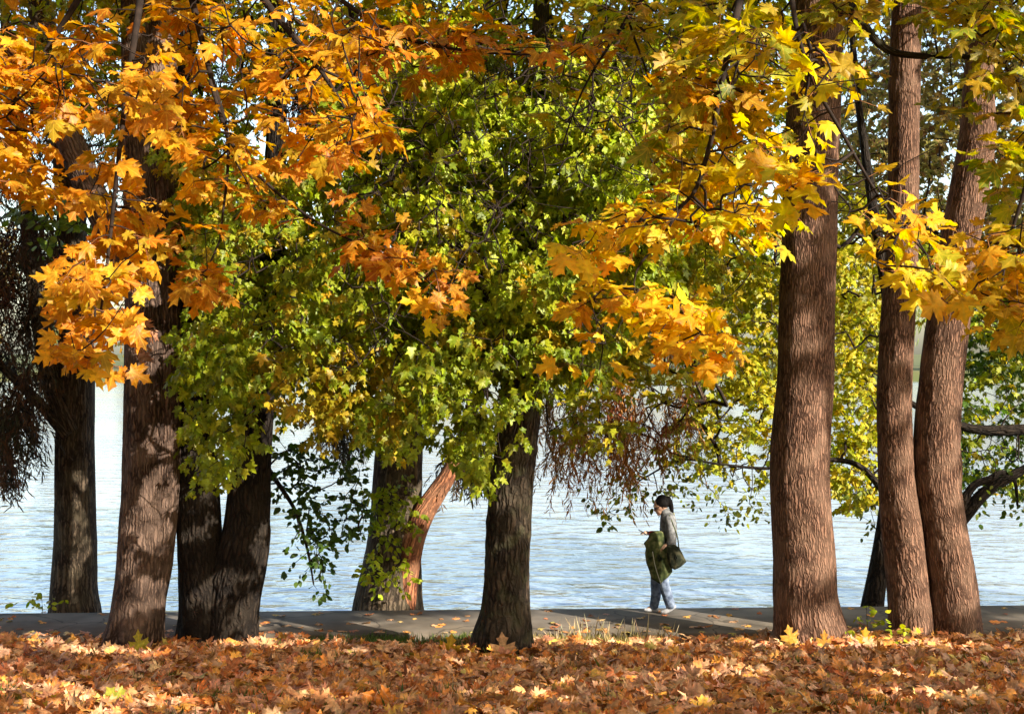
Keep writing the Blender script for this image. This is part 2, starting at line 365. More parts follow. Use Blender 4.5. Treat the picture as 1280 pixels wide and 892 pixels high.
# ------------------------------------------------------------------ wood
def spline(pts, step=0.05):
    pts = np.asarray(pts, float)
    a = np.vstack([2 * pts[0] - pts[1], pts, 2 * pts[-1] - pts[-2]])
    out = []
    for i in range(1, len(a) - 2):
        n = max(2, int(np.linalg.norm(a[i + 1, :3] - a[i, :3]) / step))
        t = np.linspace(0, 1, n, endpoint=False)[:, None]
        p0, p1, p2, p3 = a[i - 1], a[i], a[i + 1], a[i + 2]
        out.append(0.5 * (2 * p1 + (p2 - p0) * t + (2 * p0 - 5 * p1 + 4 * p2 - p3) * t ** 2 + (3 * p1 - p0 - 3 * p2 + p3) * t ** 3))
    out.append(a[-2][None])
    q = np.vstack(out); q[:, 3] = np.maximum(q[:, 3], 0.003)
    return q

def stem_geo(pts, nu=96, step=0.04, lump=0.07, ridge=0.0, rk=20.0, flare=0.0, seed=0.0, sinks=5):
    q = spline(pts, step)
    c, r = q[:, :3], q[:, 3]
    t = unit(np.gradient(c, axis=0))
    ref = np.array([0, 1.0, 0]) if abs((c[-1] - c[0])[1]) < 0.7 * np.linalg.norm(c[-1] - c[0]) else np.array([1.0, 0, 0])
    e1 = unit(ref - (t @ ref)[:, None] * t); e2 = np.cross(t, e1)
    s = np.concatenate([[0], np.cumsum(np.linalg.norm(np.diff(c, axis=0), axis=1))])
    th = np.linspace(0, 2 * math.pi, nu, endpoint=False)
    R0 = max(float(np.mean(r[: max(2, len(r) // 2)])), 0.02)
    ct, st = np.cos(th), np.sin(th)
    A = np.stack([np.repeat((ct * R0)[None], len(c), 0), np.repeat((st * R0)[None], len(c), 0), np.repeat(s[:, None], nu, 1)], -1)
    rad = np.repeat(r[:, None], nu, 1)
    pn = A.reshape(-1, 3) * np.array([1 / max(R0, .05), 1 / max(R0, .05), 0.9]) * 1.3 + 7 + seed
    rad = rad * (1 + lump * 2 * (vnoise(pn).reshape(rad.shape) - 0.5))
    if flare:
        rad = rad + flare * np.exp(-s / 0.28)[:, None] * (0.55 + 0.55 * np.cos(th * sinks + seed + 1.5 * np.sin(th * 2 + seed)))[None]
    if ridge:
        w = A.reshape(-1, 3) * np.array([rk, rk, rk * 0.16]) + 3 + seed
        w[:, 0] += 1.2 * vnoise(A.reshape(-1, 3) * 6 + 11)
        n1 = 1 - np.abs(2 * vnoise(w) - 1)
        rad = rad + ridge * (n1.reshape(rad.shape) - 0.6)
    kr = np.random.default_rng(int(seed * 10) + 3)
    if nu >= 90:
        for _ in range(9):
            ks, kt, kw_, kh = kr.uniform(.6, s[-1]), kr.uniform(0, 6.28), kr.uniform(.05, .13), kr.uniform(-.02, .035)
            dth = (th - kt + math.pi) % (2 * math.pi) - math.pi
            rr_ = ((s[:, None] - ks) / (kw_ * 1.3)) ** 2 + (dth[None] * R0 / kw_) ** 2
            rad = rad + kh * (np.exp(-rr_) - .5 * np.exp(-rr_ * 6))
    V = c[:, None] + rad[..., None] * (ct[None, :, None] * e1[:, None] + st[None, :, None] * e2[:, None])
    n = len(c); i = np.arange(n - 1)[:, None]; j = np.arange(nu)[None]
    F = np.stack([i * nu + j, i * nu + (j + 1) % nu, (i + 1) * nu + (j + 1) % nu, (i + 1) * nu + j], -1).reshape(-1, 4)
    return V.reshape(-1, 3), F, A.reshape(-1, 3)

def stem(name, pts, mat, parent, **k):
    V, F, A = stem_geo(pts, **k)
    nu = k.get('nu', 96)
    cap = [np.arange(nu)[::-1][None], (len(V) - nu + np.arange(nu))[None]]
    return make_mesh(name, V, [F] + cap, mat, parent, {"bark": ('FLOAT_VECTOR', A)})

def pxline(rows, D):
    """rows of (px, py, half width px[, depth]) -> world points with radii"""
    out = []
    for r in rows:
        d = r[3] if len(r) > 3 else D
        out.append((*P(r[0], r[1], d), r[2] / F_PX * d))
    return np.array(out)

def grow(roots, nodes):
    roots = np.asarray(roots)[:, :3]
    d0 = np.array([np.min(np.linalg.norm(roots - p, axis=1)) for p in nodes])
    order = np.argsort(d0); nodes = nodes[order]
    allp = np.vstack([roots, nodes]); m = len(roots)
    par = np.full(len(allp), -1)
    for k in range(m, len(allp)):
        d = np.linalg.norm(allp[:k] - allp[k], axis=1)
        par[k] = int(np.argmin(d))
    cnt = np.ones(len(allp))
    for k in range(len(allp) - 1, m - 1, -1):
        cnt[par[k]] += cnt[k]
    return allp, par, cnt, m

def twig_mesh(name, allp, par, cnt, m, mat, parent, r0=0.004, ex=0.42, rmax=0.034, maxlen=99, ns=4):
    k = np.arange(m, len(allp)); p1 = allp[k]; p0 = allp[par[k]]
    L = np.linalg.norm(p1 - p0, axis=1); sel = (L > 1e-4) & (L < maxlen); k = k[sel]; p0 = p0[sel]; p1 = p1[sel]
    mid = (p0 + p1) / 2 + R.normal(0, 0.06, p0.shape) * L[sel][:, None]
    r1 = np.minimum(r0 * cnt[k] ** ex, rmax); r0_ = np.minimum(r0 * np.where(par[k] >= m, np.minimum(cnt[par[k]], cnt[k] * 1.8), cnt[k] * 1.5) ** ex, rmax)
    t = unit(p1 - p0); ref = np.where(np.abs(t[:, 2:3]) > 0.8, np.array([[1.0, 0, 0]]), UP[None])
    e1 = unit(np.cross(t, ref)); e2 = np.cross(t, e1)
    th = np.linspace(0, 2 * math.pi, ns, endpoint=False)
    ring = lambda c, r: c[:, None] + r[:, None, None] * (np.cos(th)[None, :, None] * e1[:, None] + np.sin(th)[None, :, None] * e2[:, None])
    V = np.concatenate([ring(p0, r0_), ring(mid, (r0_ + r1) / 2), ring(p1, r1)], 1)
    b = (np.arange(len(k)) * 3 * ns)[:, None]
    j = np.arange(ns)
    f1 = np.stack([j, (j + 1) % ns, ns + (j + 1) % ns, ns + j], 1); f2 = f1 + ns
    F = (b[:, :, None] + np.vstack([f1, f2])[None]).reshape(-1, 4)
    return make_mesh(name, V.reshape(-1, 3), [F], mat, parent)

def sticks(name, p0, p1, r, mat, parent):
    t = unit(p1 - p0); e1 = unit(np.cross(t, [.3, .9, .2])); e2 = np.cross(t, e1)
    o3 = [r * (math.cos(a) * e1 + math.sin(a) * e2) for a in (0, 2.1, 4.2)]
    V = np.stack([p0 + o for o in o3] + [p1 + o for o in o3], 1).reshape(-1, 3)
    b = (np.arange(len(p0)) * 6)[:, None, None]
    F = (b + np.array([[0, 1, 4, 3], [1, 2, 5, 4], [2, 0, 3, 5]])[None]).reshape(-1, 4)
    return make_mesh(name, V, [F], mat, parent)

def sprays(nodes, axis, n, L, size, droop=0.4, up=0.8, face=(0, -0.3, 0), wob=0.4, jit=0.22, rng=R):
    N = len(nodes)
    i = np.repeat(np.arange(N), n)
    a = unit(axis)[i]
    b = np.cross(a, UP); b = unit(b + 1e-4)
    side = np.where(rng.random(len(i)) < .5, -1, 1)[:, None]
    t = rng.random((len(i), 1))
    pos = nodes[i] + a * (t - 0.35) * L + b * side * L * 0.32 * rng.random((len(i), 1)) * (1.1 - 0.6 * t) + rng.normal(0, 0.05 * L, (len(i), 3))
    tip = a * 0.55 + b * side * 0.75 + rng.normal(0, 0.35, (len(i), 3)) - UP * droop
    nr = UP * up + np.array(face) + rng.normal(0, wob, (len(i), 3))
    sz = size * np.clip(1 + jit * rng.normal(size=len(i)), 0.45, 1.6)
    return pos, tip, nr, sz, i

def in_poly(x, y, poly):
    poly = np.asarray(poly, float); ins = np.zeros(len(x), bool); j = len(poly) - 1
    for k in range(len(poly)):
        xi, yi = poly[k]; xj, yj = poly[j]
        c = ((yi > y) != (yj > y)) & (x < (xj - xi) * (y - yi) / (yj - yi + 1e-9) + xi)
        ins ^= c; j = k
    return ins

def poly_nodes(poly, n, D0, D1, thin=None, rng=R):
    """n node points whose picture lies in a photo outline, spread between two distances"""
    poly = np.asarray(poly, float); out = []
    lo, hi = poly.min(0), poly.max(0)
    got = 0
    while got < n:
        x = rng.uniform(lo[0], hi[0], 4000); y = rng.uniform(lo[1], hi[1], 4000)
        ok = in_poly(x, y, poly)
        if thin is not None: ok &= rng.random(4000) < thin(x, y)
        x, y = x[ok], y[ok]; d = rng.uniform(D0, D1, len(x))
        out.append(np.stack([(x - 640) / F_PX * d, d, CAM_Z - (y - 446) / F_PX * d], 1)); got += len(x)
    return np.vstack(out)[:n]

def px_of(p):
    return 640 + p[:, 0] / p[:, 1] * F_PX, 446 - (p[:, 2] - CAM_Z) / p[:, 1] * F_PX

# ------------------------------------------------------------------ ground, path, bank, lake, far shore
def yN(x): return 16.66 + 0.025 * x
def yF(x): return 18.30 + 0.040 * x
def lawn_z(x, y):
    x = np.asarray(x, float); y = np.asarray(y, float)
    d = yN(x) - y
    z = np.where(d < 1.0, -0.09 + 0.11 * np.clip(d, -1, 1), 0.02 + 0.128 * (d - 1.0))
    z = np.where(d > 17, 0.02 + 0.128 * 16 + 0.04 * (d - 17), z)
    b = vnoise(np.stack([x * 0.55 + 9, y * 0.55 + 3, 0 * x + 2.5], -1).reshape(-1, 3)).reshape(x.shape) - 0.5
    return z + 0.16 * b * np.clip(d * 0.8, 0, 1)

def grid_mesh(name, xs, ys, zf, mat, **k):
    X, Y = np.meshgrid(xs, ys); Z = zf(X, Y)
    V = np.stack([X, Y, Z], -1).reshape(-1, 3)
    nx, ny = len(xs), len(ys); i = np.arange(ny - 1)[:, None]; j = np.arange(nx - 1)[None]
    F = np.stack([i * nx + j, i * nx + j + 1, (i + 1) * nx + j + 1, (i + 1) * nx + j], -1).reshape(-1, 4)
    return make_mesh(name, V, [F], mat, **k)

M_SOIL = noise_mat("lawn_soil", (0.030, 0.020, 0.012), (0.075, 0.055, 0.022), scale=6, c_mid=(0.045, 0.05, 0.016), bump=0.8, dist=0.03)
xs = np.linspace(-60, 60, 241); tt = np.linspace(0, 1, 160)
X = np.repeat(xs[None], 160, 0); Y = -40 + (yN(X) + 0.15 + 40) * (1 - (1 - tt[:, None]) ** 1.6)
V = np.stack([X, Y, lawn_z(X, Y)], -1).reshape(-1, 3)
i = np.arange(159)[:, None]; j = np.arange(240)[None]
o = make_mesh("lawn", V, [np.stack([i * 241 + j, i * 241 + j + 1, (i + 1) * 241 + j + 1, (i + 1) * 241 + j], -1).reshape(-1, 4)], M_SOIL)
tag(o, "sloping lawn hidden under fallen autumn leaves", "lawn", kind="structure")

M_PATH = noise_mat("path_concrete", (0.10, 0.082, 0.062), (0.21, 0.17, 0.125), scale=1.6, detail=9, c_mid=(0.155, 0.128, 0.098), bump=0.5, dist=0.008)
nt_ = M_PATH.node_tree; nd_p, lk_p = nt_.nodes, nt_.links
pb = next(k for k in nd_p if k.type == 'BSDF_PRINCIPLED'); src = pb.inputs["Base Color"].links[0].from_socket
tcp = next(k for k in nd_p if k.type == 'TEX_COORD')
vcr = nd_p.new("ShaderNodeTexVoronoi"); vcr.feature = 'DISTANCE_TO_EDGE'; vcr.inputs["Scale"].default_value = .55
wv = nd_p.new("ShaderNodeTexNoise"); wv.inputs["Scale"].default_value = 2.5; wv.inputs["Detail"].default_value = 6; lk_p.new(tcp.outputs["Object"], wv.inputs["Vector"])
va = nd_p.new("ShaderNodeVectorMath"); va.operation = 'MULTIPLY_ADD'; va.inputs[1].default_value = (.5, .5, 0); lk_p.new(wv.outputs["Color"], va.inputs[0]); lk_p.new(tcp.outputs["Object"], va.inputs[2]); lk_p.new(va.outputs[0], vcr.inputs["Vector"])
rc = ramp(nd_p, [(0.0, (.35, .35, .35)), (.012, (1, 1, 1))]); lk_p.new(vcr.outputs["Distance"], rc.inputs[0])
stn = nd_p.new("ShaderNodeTexNoise"); stn.inputs["Scale"].default_value = .9; stn.inputs["Detail"].default_value = 8; lk_p.new(tcp.outputs["Object"], stn.inputs["Vector"])
rs_ = ramp(nd_p, [(.4, (.62, .60, .56)), (.6, (1, 1, 1))]); lk_p.new(stn.outputs["Fac"], rs_.inputs[0])
for extra in (rc, rs_):
    mm = nd_p.new("ShaderNodeMix"); mm.data_type = 'RGBA'; mm.blend_type = 'MULTIPLY'; mm.inputs["Factor"].default_value = 1
    lk_p.new(src, mm.inputs["A"]); lk_p.new(extra.outputs[0], mm.inputs["B"]); src = mm.outputs["Result"]
lk_p.new(src, pb.inputs["Base Color"])
xs = np.linspace(-60, 60, 241)
prof = lambda x: [(yN(x), -0.16), (yN(x), -0.012), (yN(x) + 0.015, 0.0), (yF(x) - 0.02, 0.0), (yF(x), -0.012), (yF(x), -0.32)]
V = np.array([[(x, *p) for p in prof(x)] for x in xs]).reshape(-1, 3)
i = np.arange(240)[:, None]; j = np.arange(5)[None]
F = np.stack([i * 6 + j, (i + 1) * 6 + j, (i + 1) * 6 + j + 1, i * 6 + j + 1], -1).reshape(-1, 4)
o = make_mesh("path", V, [F], M_PATH, smooth=False); tag(o, "pale concrete lakeside path with leaf shadows", "path", kind="structure")

M_BANK = noise_mat("bank_earth", (0.03, 0.022, 0.014), (0.09, 0.065, 0.04), scale=5, bump=0.8, dist=0.03)
V = []; xs = np.linspace(-60, 60, 121)
for x in xs:
    for k, (dy, z) in enumerate([(-0.3, -0.27), (0.02, -0.27), (0.6, -0.36), (1.2, -0.5), (1.6, -0.75), (2.6, -1.6)]):
        V.append((x, yF(x) + dy + 0.1 * math.sin(x * 1.7 + k), z + 0.02 * math.sin(x * 3.1 + k)))
i = np.arange(120)[:, None]; j = np.arange(5)[None]
o = make_mesh("bank", V, [np.stack([i * 6 + j, (i + 1) * 6 + j, (i + 1) * 6 + j + 1, i * 6 + j + 1], -1).reshape(-1, 4)], M_BANK)
tag(o, "low earth bank between path and lake", "bank", kind="structure")

def water_mat():
    m, nt, nd, lk = new_mat("lake_water")
    tc = nd.new("ShaderNodeTexCoord")
    def nz(scale, st, det, rot=0.0):
        mp = nd.new("ShaderNodeMapping"); mp.inputs["Scale"].default_value = st; mp.inputs["Rotation"].default_value = (0, 0, rot)
        lk.new(tc.outputs["Object"], mp.inputs["Vector"])
        n = nd.new("ShaderNodeTexNoise"); n.inputs["Scale"].default_value = scale; n.inputs["Detail"].default_value = det
        n.inputs["Roughness"].default_value = 0.45; n.inputs["Distortion"].default_value = 0.4
        lk.new(mp.outputs[0], n.inputs["Vector"]); return n
    a = nz(1.5, (0.62, 1.0, 1), 3, 0.16); b = nz(4.0, (0.7, 1.0, 1), 2, -0.25)
    ad = nd.new("ShaderNodeMath"); ad.operation = 'MULTIPLY_ADD'; ad.inputs[1].default_value = 0.28
    lk.new(b.outputs["Fac"], ad.inputs[0]); lk.new(a.outputs["Fac"], ad.inputs[2])
    bp = nd.new("ShaderNodeBump"); bp.inputs["Strength"].default_value = 1.0; bp.inputs["Distance"].default_value = 0.085
    lk.new(ad.outputs[0], bp.inputs["Height"])
    big = nz(0.09, (0.35, 1.0, 1), 3, 0.1)
    bm = nd.new("ShaderNodeMapRange"); bm.inputs[1].default_value = .36; bm.inputs[2].default_value = .62; bm.inputs[3].default_value = .35; bm.inputs[4].default_value = 1.0
    lk.new(big.outputs["Fac"], bm.inputs[0]); lk.new(bm.outputs[0], bp.inputs["Strength"])
    p = nd.new("ShaderNodeBsdfPrincipled"); p.inputs["Base Color"].default_value = (0.22, 0.25, 0.295, 1)
    p.inputs["Roughness"].default_value = 0.08; p.inputs["IOR"].default_value = 3.0
    lk.new(bp.outputs[0], p.inputs["Normal"])
    o = nd.new("ShaderNodeOutputMaterial"); lk.new(p.outputs[0], o.inputs[0])
    return m
M_WATER = water_mat()
xs = np.linspace(-400, 400, 41)
o = grid_mesh("lake", xs, np.linspace(16.0, 226, 8), lambda X, Y: 0 * X - 0.62 + 0 * Y, M_WATER)
v = np.empty(len(o.data.vertices) * 3, np.float32); o.data.vertices.foreach_get("co", v); v = v.reshape(-1, 3)
first = v[:, 1] < 16.5; v[first, 1] = np.where(np.abs(v[first, 0]) < 60, yF(v[first, 0]) + 0.9, 18.3 + 0.9)
o.data.vertices.foreach_set("co", v.ravel()); o.data.update()
tag(o, "rippled lake mirroring a pale sky", "lake", kind="structure")
M_FARLAND = noise_mat("far_grass", (0.05, 0.07, 0.02), (0.12, 0.11, 0.04), scale=0.08, bump=0)
o = grid_mesh("far_shore", np.linspace(-2500, 2500, 60), np.concatenate([[218, 221, 224, 228], np.linspace(240, 3000, 30)]),
              lambda X, Y: np.clip((Y - 221) * 0.35, -1.2, 1.0) + np.clip(Y - 228, 0, 400) * 0.01, M_FARLAND)
tag(o, "grassy far shore across the lake", "shore", kind="structure")

# ------------------------------------------------------------------ trees: trunks
SH_T = "maple trees along the leafy lawn"
SH_B = "trees on the lake bank behind the path"
def base_of(pts, z=None):
    return Vector((pts[0][0], pts[0][1], float(lawn_z(np.array([pts[0][0]]), np.array([pts[0][1]]))[0]) if z is None else z))

# T1: twin-stemmed orange maple at the left
D1 = 15.8
t1a = pxline([(160, 822, 37), (168, 785, 34), (172, 745, 31), (176, 693, 29), (180, 590, 26), (182, 440, 25), (180, 300, 23), (173, 180, 20), (170, 60, 17), (166, -90, 15), (160, -300, 11), (165, -480, 6)], D1)
t1b = pxline([(182, 822, 20), (186, 785, 18), (191, 745, 16), (199, 693, 18), (207, 590, 18), (208, 440, 18.5), (206, 300, 18.5), (204, 190, 19), (201, 60, 17), (200, -90, 15), (215, -300, 10), (222, -470, 5)], 15.9)
t1c = pxline([(172, 350, 18), (140, 290, 19), (112, 235, 18), (86, 172, 16.5), (52, 125, 14), (10, 70, 12), (-60, 5, 10), (-150, -90, 7), (-220, -220, 4)], 15.65)
T1 = empty("maple_tree", base_of(t1a), "twin-stemmed maple under the orange leaves, its right stem a paler sunlit strip", "tree", SH_T)
stem("trunk", t1a, M_BARK_GREY, T1, flare=0.10, ridge=0.012, rk=26, nu=128, step=0.03, seed=1.0)
stem("trunk", t1b, M_BARK_GREY, T1, flare=0.03, ridge=0.010, rk=26, nu=96, step=0.03, seed=2.3)
stem("limb", t1c, M_BARK_GREY, T1, ridge=0.008, rk=26, nu=72, step=0.04, seed=3.1)
# T2: dark double trunk
D2 = 16.15
t2a = pxline([(254, 822, 32), (254, 780, 30), (252, 740, 29), (250, 700, 28), (248, 655, 27), (246, 590, 25), (240, 500, 22), (232, 400, 18), (225, 280, 15), (228, 140, 12), (240, 0, 9), (250, -160, 6)], D2)
t2b = pxline([(283, 822, 37), (287, 780, 34), (293, 740, 33), (302, 700, 31), (309, 655, 28), (313, 590, 25), (322, 500, 21), (330, 430, 19), (338, 300, 15), (346, 150, 12), (345, 0, 9), (335, -150, 6)], D2)
T2 = empty("maple_tree", base_of(t2b), "dark trunk forking low into two stems, green leaves around its upper part", "tree", SH_T)
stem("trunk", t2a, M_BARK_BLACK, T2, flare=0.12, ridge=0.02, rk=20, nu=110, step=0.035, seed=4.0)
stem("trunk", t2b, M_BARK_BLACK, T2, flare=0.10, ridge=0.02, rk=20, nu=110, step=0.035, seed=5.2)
# T3: single trunk under the green crown
D3 = 15.2
t3 = pxline([(627, 830, 42), (629, 800, 38), (632, 775, 33), (633, 748, 29.5), (634.5, 694, 27), (638, 614, 26.5), (645, 560, 25), (652, 500, 24), (655, 440, 20), (660, 350, 16), (668, 200, 12), (675, 50, 10), (680, -120, 7), (690, -260, 4)], D3)
t3l = pxline([(656, 420, 9), (680, 350, 8), (705, 270, 7), (725, 200, 5.5), (740, 120, 4), (760, 20, 3)], 15.0)
t3m = pxline([(655, 440, 10), (620, 390, 8), (580, 320, 7), (540, 270, 5.5), (480, 210, 4), (430, 150, 3)], 14.8)
T3 = empty("maple_tree", base_of(t3), "single ridged dark brown trunk in the middle, standing under the wide green crown", "tree", SH_T)
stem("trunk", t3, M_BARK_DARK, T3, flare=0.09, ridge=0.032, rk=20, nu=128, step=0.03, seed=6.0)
stem("limb", t3l, M_BARK_DARK, T3, nu=24, step=0.06, seed=6.5)
stem("limb", t3m, M_BARK_DARK, T3, nu=24, step=0.06, seed=6.8)
# T4: thick straight trunk
D4 = 16.0
t4 = pxline([(1014, 815, 49), (1013, 790, 43), (1009, 765, 40), (1006, 740, 38.5), (1005, 693, 38), (1000.5, 590, 36.5), (1007, 440, 34.5), (1012, 290, 34), (1015, 200, 34), (1019, 100, 33), (1022, 0, 31), (1026, -150, 28), (1020, -330, 20), (1010, -520, 10)], D4)
T4 = empty("maple_tree", base_of(t4), "thickest straight reddish-brown trunk right of the walker, yellow leaves over its top", "tree", SH_T)
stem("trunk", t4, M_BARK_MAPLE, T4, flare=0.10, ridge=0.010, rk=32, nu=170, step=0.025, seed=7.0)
# T5: pair of stems on one root
D5 = 16.4
t5a = pxline([(1143, 820, 30), (1141, 790, 27), (1135, 727, 25), (1127, 659, 24), (1120, 590, 22), (1118, 496, 22), (1123, 393, 20.5), (1128, 300, 19.5), (1129, 223, 19), (1133, 27, 18), (1136, -120, 16), (1130, -300, 11), (1120, -460, 6)], D5)
t5b = pxline([(1198, 820, 32), (1195, 790, 30), (1189, 727, 29), (1180, 659, 28.5), (1171, 590, 28), (1174, 496, 26.5), (1186, 393, 25.5), (1199, 307, 23), (1211, 240, 23), (1221, 172, 21.5), (1223, 110, 18), (1225, 60, 16), (1230, -60, 14), (1245, -250, 10), (1260, -430, 5)], D5)
T5 = empty("maple_tree", base_of(t5a), "pair of brown stems rising close together from one root at the right", "tree", SH_T)
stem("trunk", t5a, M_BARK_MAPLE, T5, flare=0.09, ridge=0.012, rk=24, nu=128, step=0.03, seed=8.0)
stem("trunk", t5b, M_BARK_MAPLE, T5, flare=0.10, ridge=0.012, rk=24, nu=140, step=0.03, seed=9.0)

# bank trees
b1 = pxline([(93, 800, 34), (93, 765, 31), (92, 740, 28.5), (93, 693, 26.5), (93, 624, 24.5), (93, 560, 23.5), (96, 480, 22), (95, 400, 20), (91, 300, 18), (78, 150, 16), (52, 20, 15), (42, -90, 12), (40, -260, 7)], 19.7)
b1l = pxline([(88, 540, 13), (66, 480, 12), (50, 400, 11.5), (43, 340, 11), (33, 260, 9), (26, 180, 8), (10, 60, 6), (0, -60, 4)], 19.5)
b1m = pxline([(84, 545, 8), (50, 505, 7), (10, 465, 6), (-40, 420, 5), (-120, 370, 3)], 19.4)
B1 = empty("cypress_tree", base_of(b1, -0.62), "dark bank tree at the left edge with pale sun patches low on its trunk", "tree", SH_B)
stem("trunk", b1, M_BARK_DARKBANK, B1, flare=0.08, ridge=0.012, rk=20, nu=90, step=0.04, seed=10.0)
stem("limb", b1l, M_BARK_DARKBANK, B1, nu=36, step=0.05, seed=11.0)
stem("limb", b1m, M_BARK_DARKBANK, B1, nu=24, step=0.05, seed=11.5)
b2 = pxline([(483, 800, 52), (486, 760, 44), (490, 720, 38), (493, 680, 34), (495, 640, 31.5), (497, 590, 31), (500, 540, 28), (503, 480, 24), (508, 350, 20), (515, 100, 14), (520, -80, 10), (520, -250, 5)], 19.0)
b2l = pxline([(506, 770, 14), (509, 720, 14), (516, 675, 14.5), (530, 640, 14), (546, 615, 12.5), (562, 590, 10.5), (578, 550, 9), (594, 500, 8), (640, 430, 7), (700, 370, 6), (780, 320, 5), (850, 290, 3)], 18.75)
b2r = pxline([(505, 420, 10), (600, 330, 8), (720, 300, 7), (800, 330, 5.5), (850, 430, 4), (880, 500, 2.5)], 19.6)
B2 = empty("cypress_tree", base_of(b2, -0.45), "broad cypress on the bank with a reddish sunlit limb and leafy shoots on its trunk", "tree", SH_B)
stem("trunk", b2, M_BARK_DARKBANK, B2, flare=0.10, ridge=0.014, rk=20, nu=110, step=0.04, seed=12.0)
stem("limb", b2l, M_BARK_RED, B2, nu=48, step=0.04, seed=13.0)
stem("limb", b2r, M_BARK_BANK, B2, nu=24, step=0.06, seed=13.5)
b3 = pxline([(1088, 790, 17), (1091, 757, 13.5), (1097, 720, 12), (1102, 690, 11.5), (1107, 650, 10), (1112, 600, 9), (1116, 500, 8), (1110, 380, 7), (1090, 250, 6), (1070, 100, 4), (1060, -50, 3)], 18.9)
b3l = pxline([(1101, 695, 8), (1125, 690, 7.5), (1153, 684, 7.5), (1185, 668, 8), (1207, 643, 8), (1228, 618, 7.5), (1255, 600, 6.5), (1290, 580, 5), (1340, 540, 3)], 19.2)
b3m = pxline([(1203, 650, 6), (1206, 625, 5.5), (1218, 606, 5), (1238, 598, 4.5), (1252, 590, 3.5), (1268, 600, 2.5), (1272, 632, 1.5)], 19.2)
b3n = pxline([(1110, 620, 5), (1070, 580, 3.6), (1010, 575, 2.8), (960, 585, 2), (900, 580, 1.5), (850, 575, 1.4), (800, 600, 1.0)], 19.4)
B3 = empty("bank_tree", base_of(b3, -0.45), "slender dark leaning bank tree glimpsed behind the pair of brown stems", "tree", SH_B)
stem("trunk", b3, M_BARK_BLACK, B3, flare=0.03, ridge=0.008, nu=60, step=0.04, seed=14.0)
for q, s_ in ((b3l, 15.0), (b3m, 15.5), (b3n, 16.0)):
    stem("limb", q, M_BARK_BLACK, B3, nu=20, step=0.05, seed=s_)
b4 = pxline([(1400, 790, 26), (1402, 700, 20), (1398, 600, 18), (1392, 450, 16), (1390, 200, 12), (1395, 0, 9), (1395, -160, 5)], 20.0)
b4l = pxline([(1398, 580, 9), (1340, 545, 8), (1290, 537, 7), (1240, 538, 6.5), (1200, 532, 5.5), (1150, 510, 4), (1100, 480, 2.5)], 19.8)
b4m = pxline([(1393, 420, 8), (1330, 380, 7), (1260, 370, 5), (1190, 330, 3.5), (1090, 300, 2)], 20.6)
B4 = empty("bank_tree", base_of(b4, -0.45), "bank tree off the right edge whose level bare branch and green leaves reach into view", "tree", SH_B)
stem("trunk", b4, M_BARK_DARK, B4, flare=0.05, ridge=0.01, nu=60, step=0.05, seed=17.0)
stem("limb", b4l, M_BARK_BLACK, B4, nu=24, step=0.05, seed=18.0)
stem("limb", b4m, M_BARK_BLACK, B4, nu=24, step=0.05, seed=19.0)

# trees beyond the frame whose crowns shade the lawn
def plain_tree(x, y, label, h=11, r=0.34, sd=0.0):
    z = float(lawn_z(np.array([x]), np.array([y]))[0])
    pts = np.array([(x, y, z - 0.2, r * 1.25), (x, y, z + 0.6, r), (x + .1, y, z + 3, r * .85), (x - .05, y + .1, z + 6, r * .6), (x, y, z + h, 0.05)])
    t = empty("maple_tree", (x, y, z), label, "tree", SH_T)
    stem("trunk", pts, M_BARK_MAPLE, t, flare=0.08, ridge=0.01, nu=64, step=0.06, seed=sd)
    return t, pts
R1, r1 = plain_tree(9.0, 2.5, "maple on the upper lawn to the right of the view, shading the path", sd=21)
R2, r2 = plain_tree(16.5, -1.0, "maple standing farthest to the right of the view on the upper lawn", sd=22)
R4, r4 = plain_tree(24.0, 2.0, "maple at the far right of the lawn, outside the view", sd=24)
R3, r3 = plain_tree(6.5, -6.5, "maple on the lawn behind the viewpoint", sd=23)

# ------------------------------------------------------------------ high crowns (shade)
def crown(tree, roots, nodes, n, L, size, palette, weights=None, outline=OUT_TRI, mat=M_LEAF_S, droop=0.4, up=0.8, face=(0.15, -0.3, 0), wob=0.4,
          part="crown", r0=0.004, curl=0.3, node_pal=None, gap=None, gk=1.0, maxlen=99, twigs=True, jit=0.22):
    allp, par, cnt, m = grow(roots, nodes)
    nd_ = allp[m:]
    ax = unit(nd_ - allp[par[m:]]) * 0.6 + R.normal(0, 0.45, nd_.shape) * np.array([1, 1, 0.4]) - UP * droop * 0.5
    pos, tip, nr, sz, ii = sprays(nd_, ax, n, L, size, droop, up, face, wob, jit)
    if node_pal is not None:
        col = node_pal(nd_, ii)
    else:
        col = pal(len(pos), palette, weights)
    if gap is not None:
        k = shaded(pos + unit(tip) * sz[:, None] * 0.45, gap, gk, 0.5 * float(np.mean(sz)) + 0.02); pos, tip, nr, sz, col = pos[k], tip[k], nr[k], sz[k], col[k]
    c = leaf_mesh(part, pos, tip, nr, sz, col, outline, mat, tree, curl)
    if twigs:
        twig_mesh("twigs", allp, par, cnt, m, M_TWIG, c, r0=r0, maxlen=maxlen)
    return c

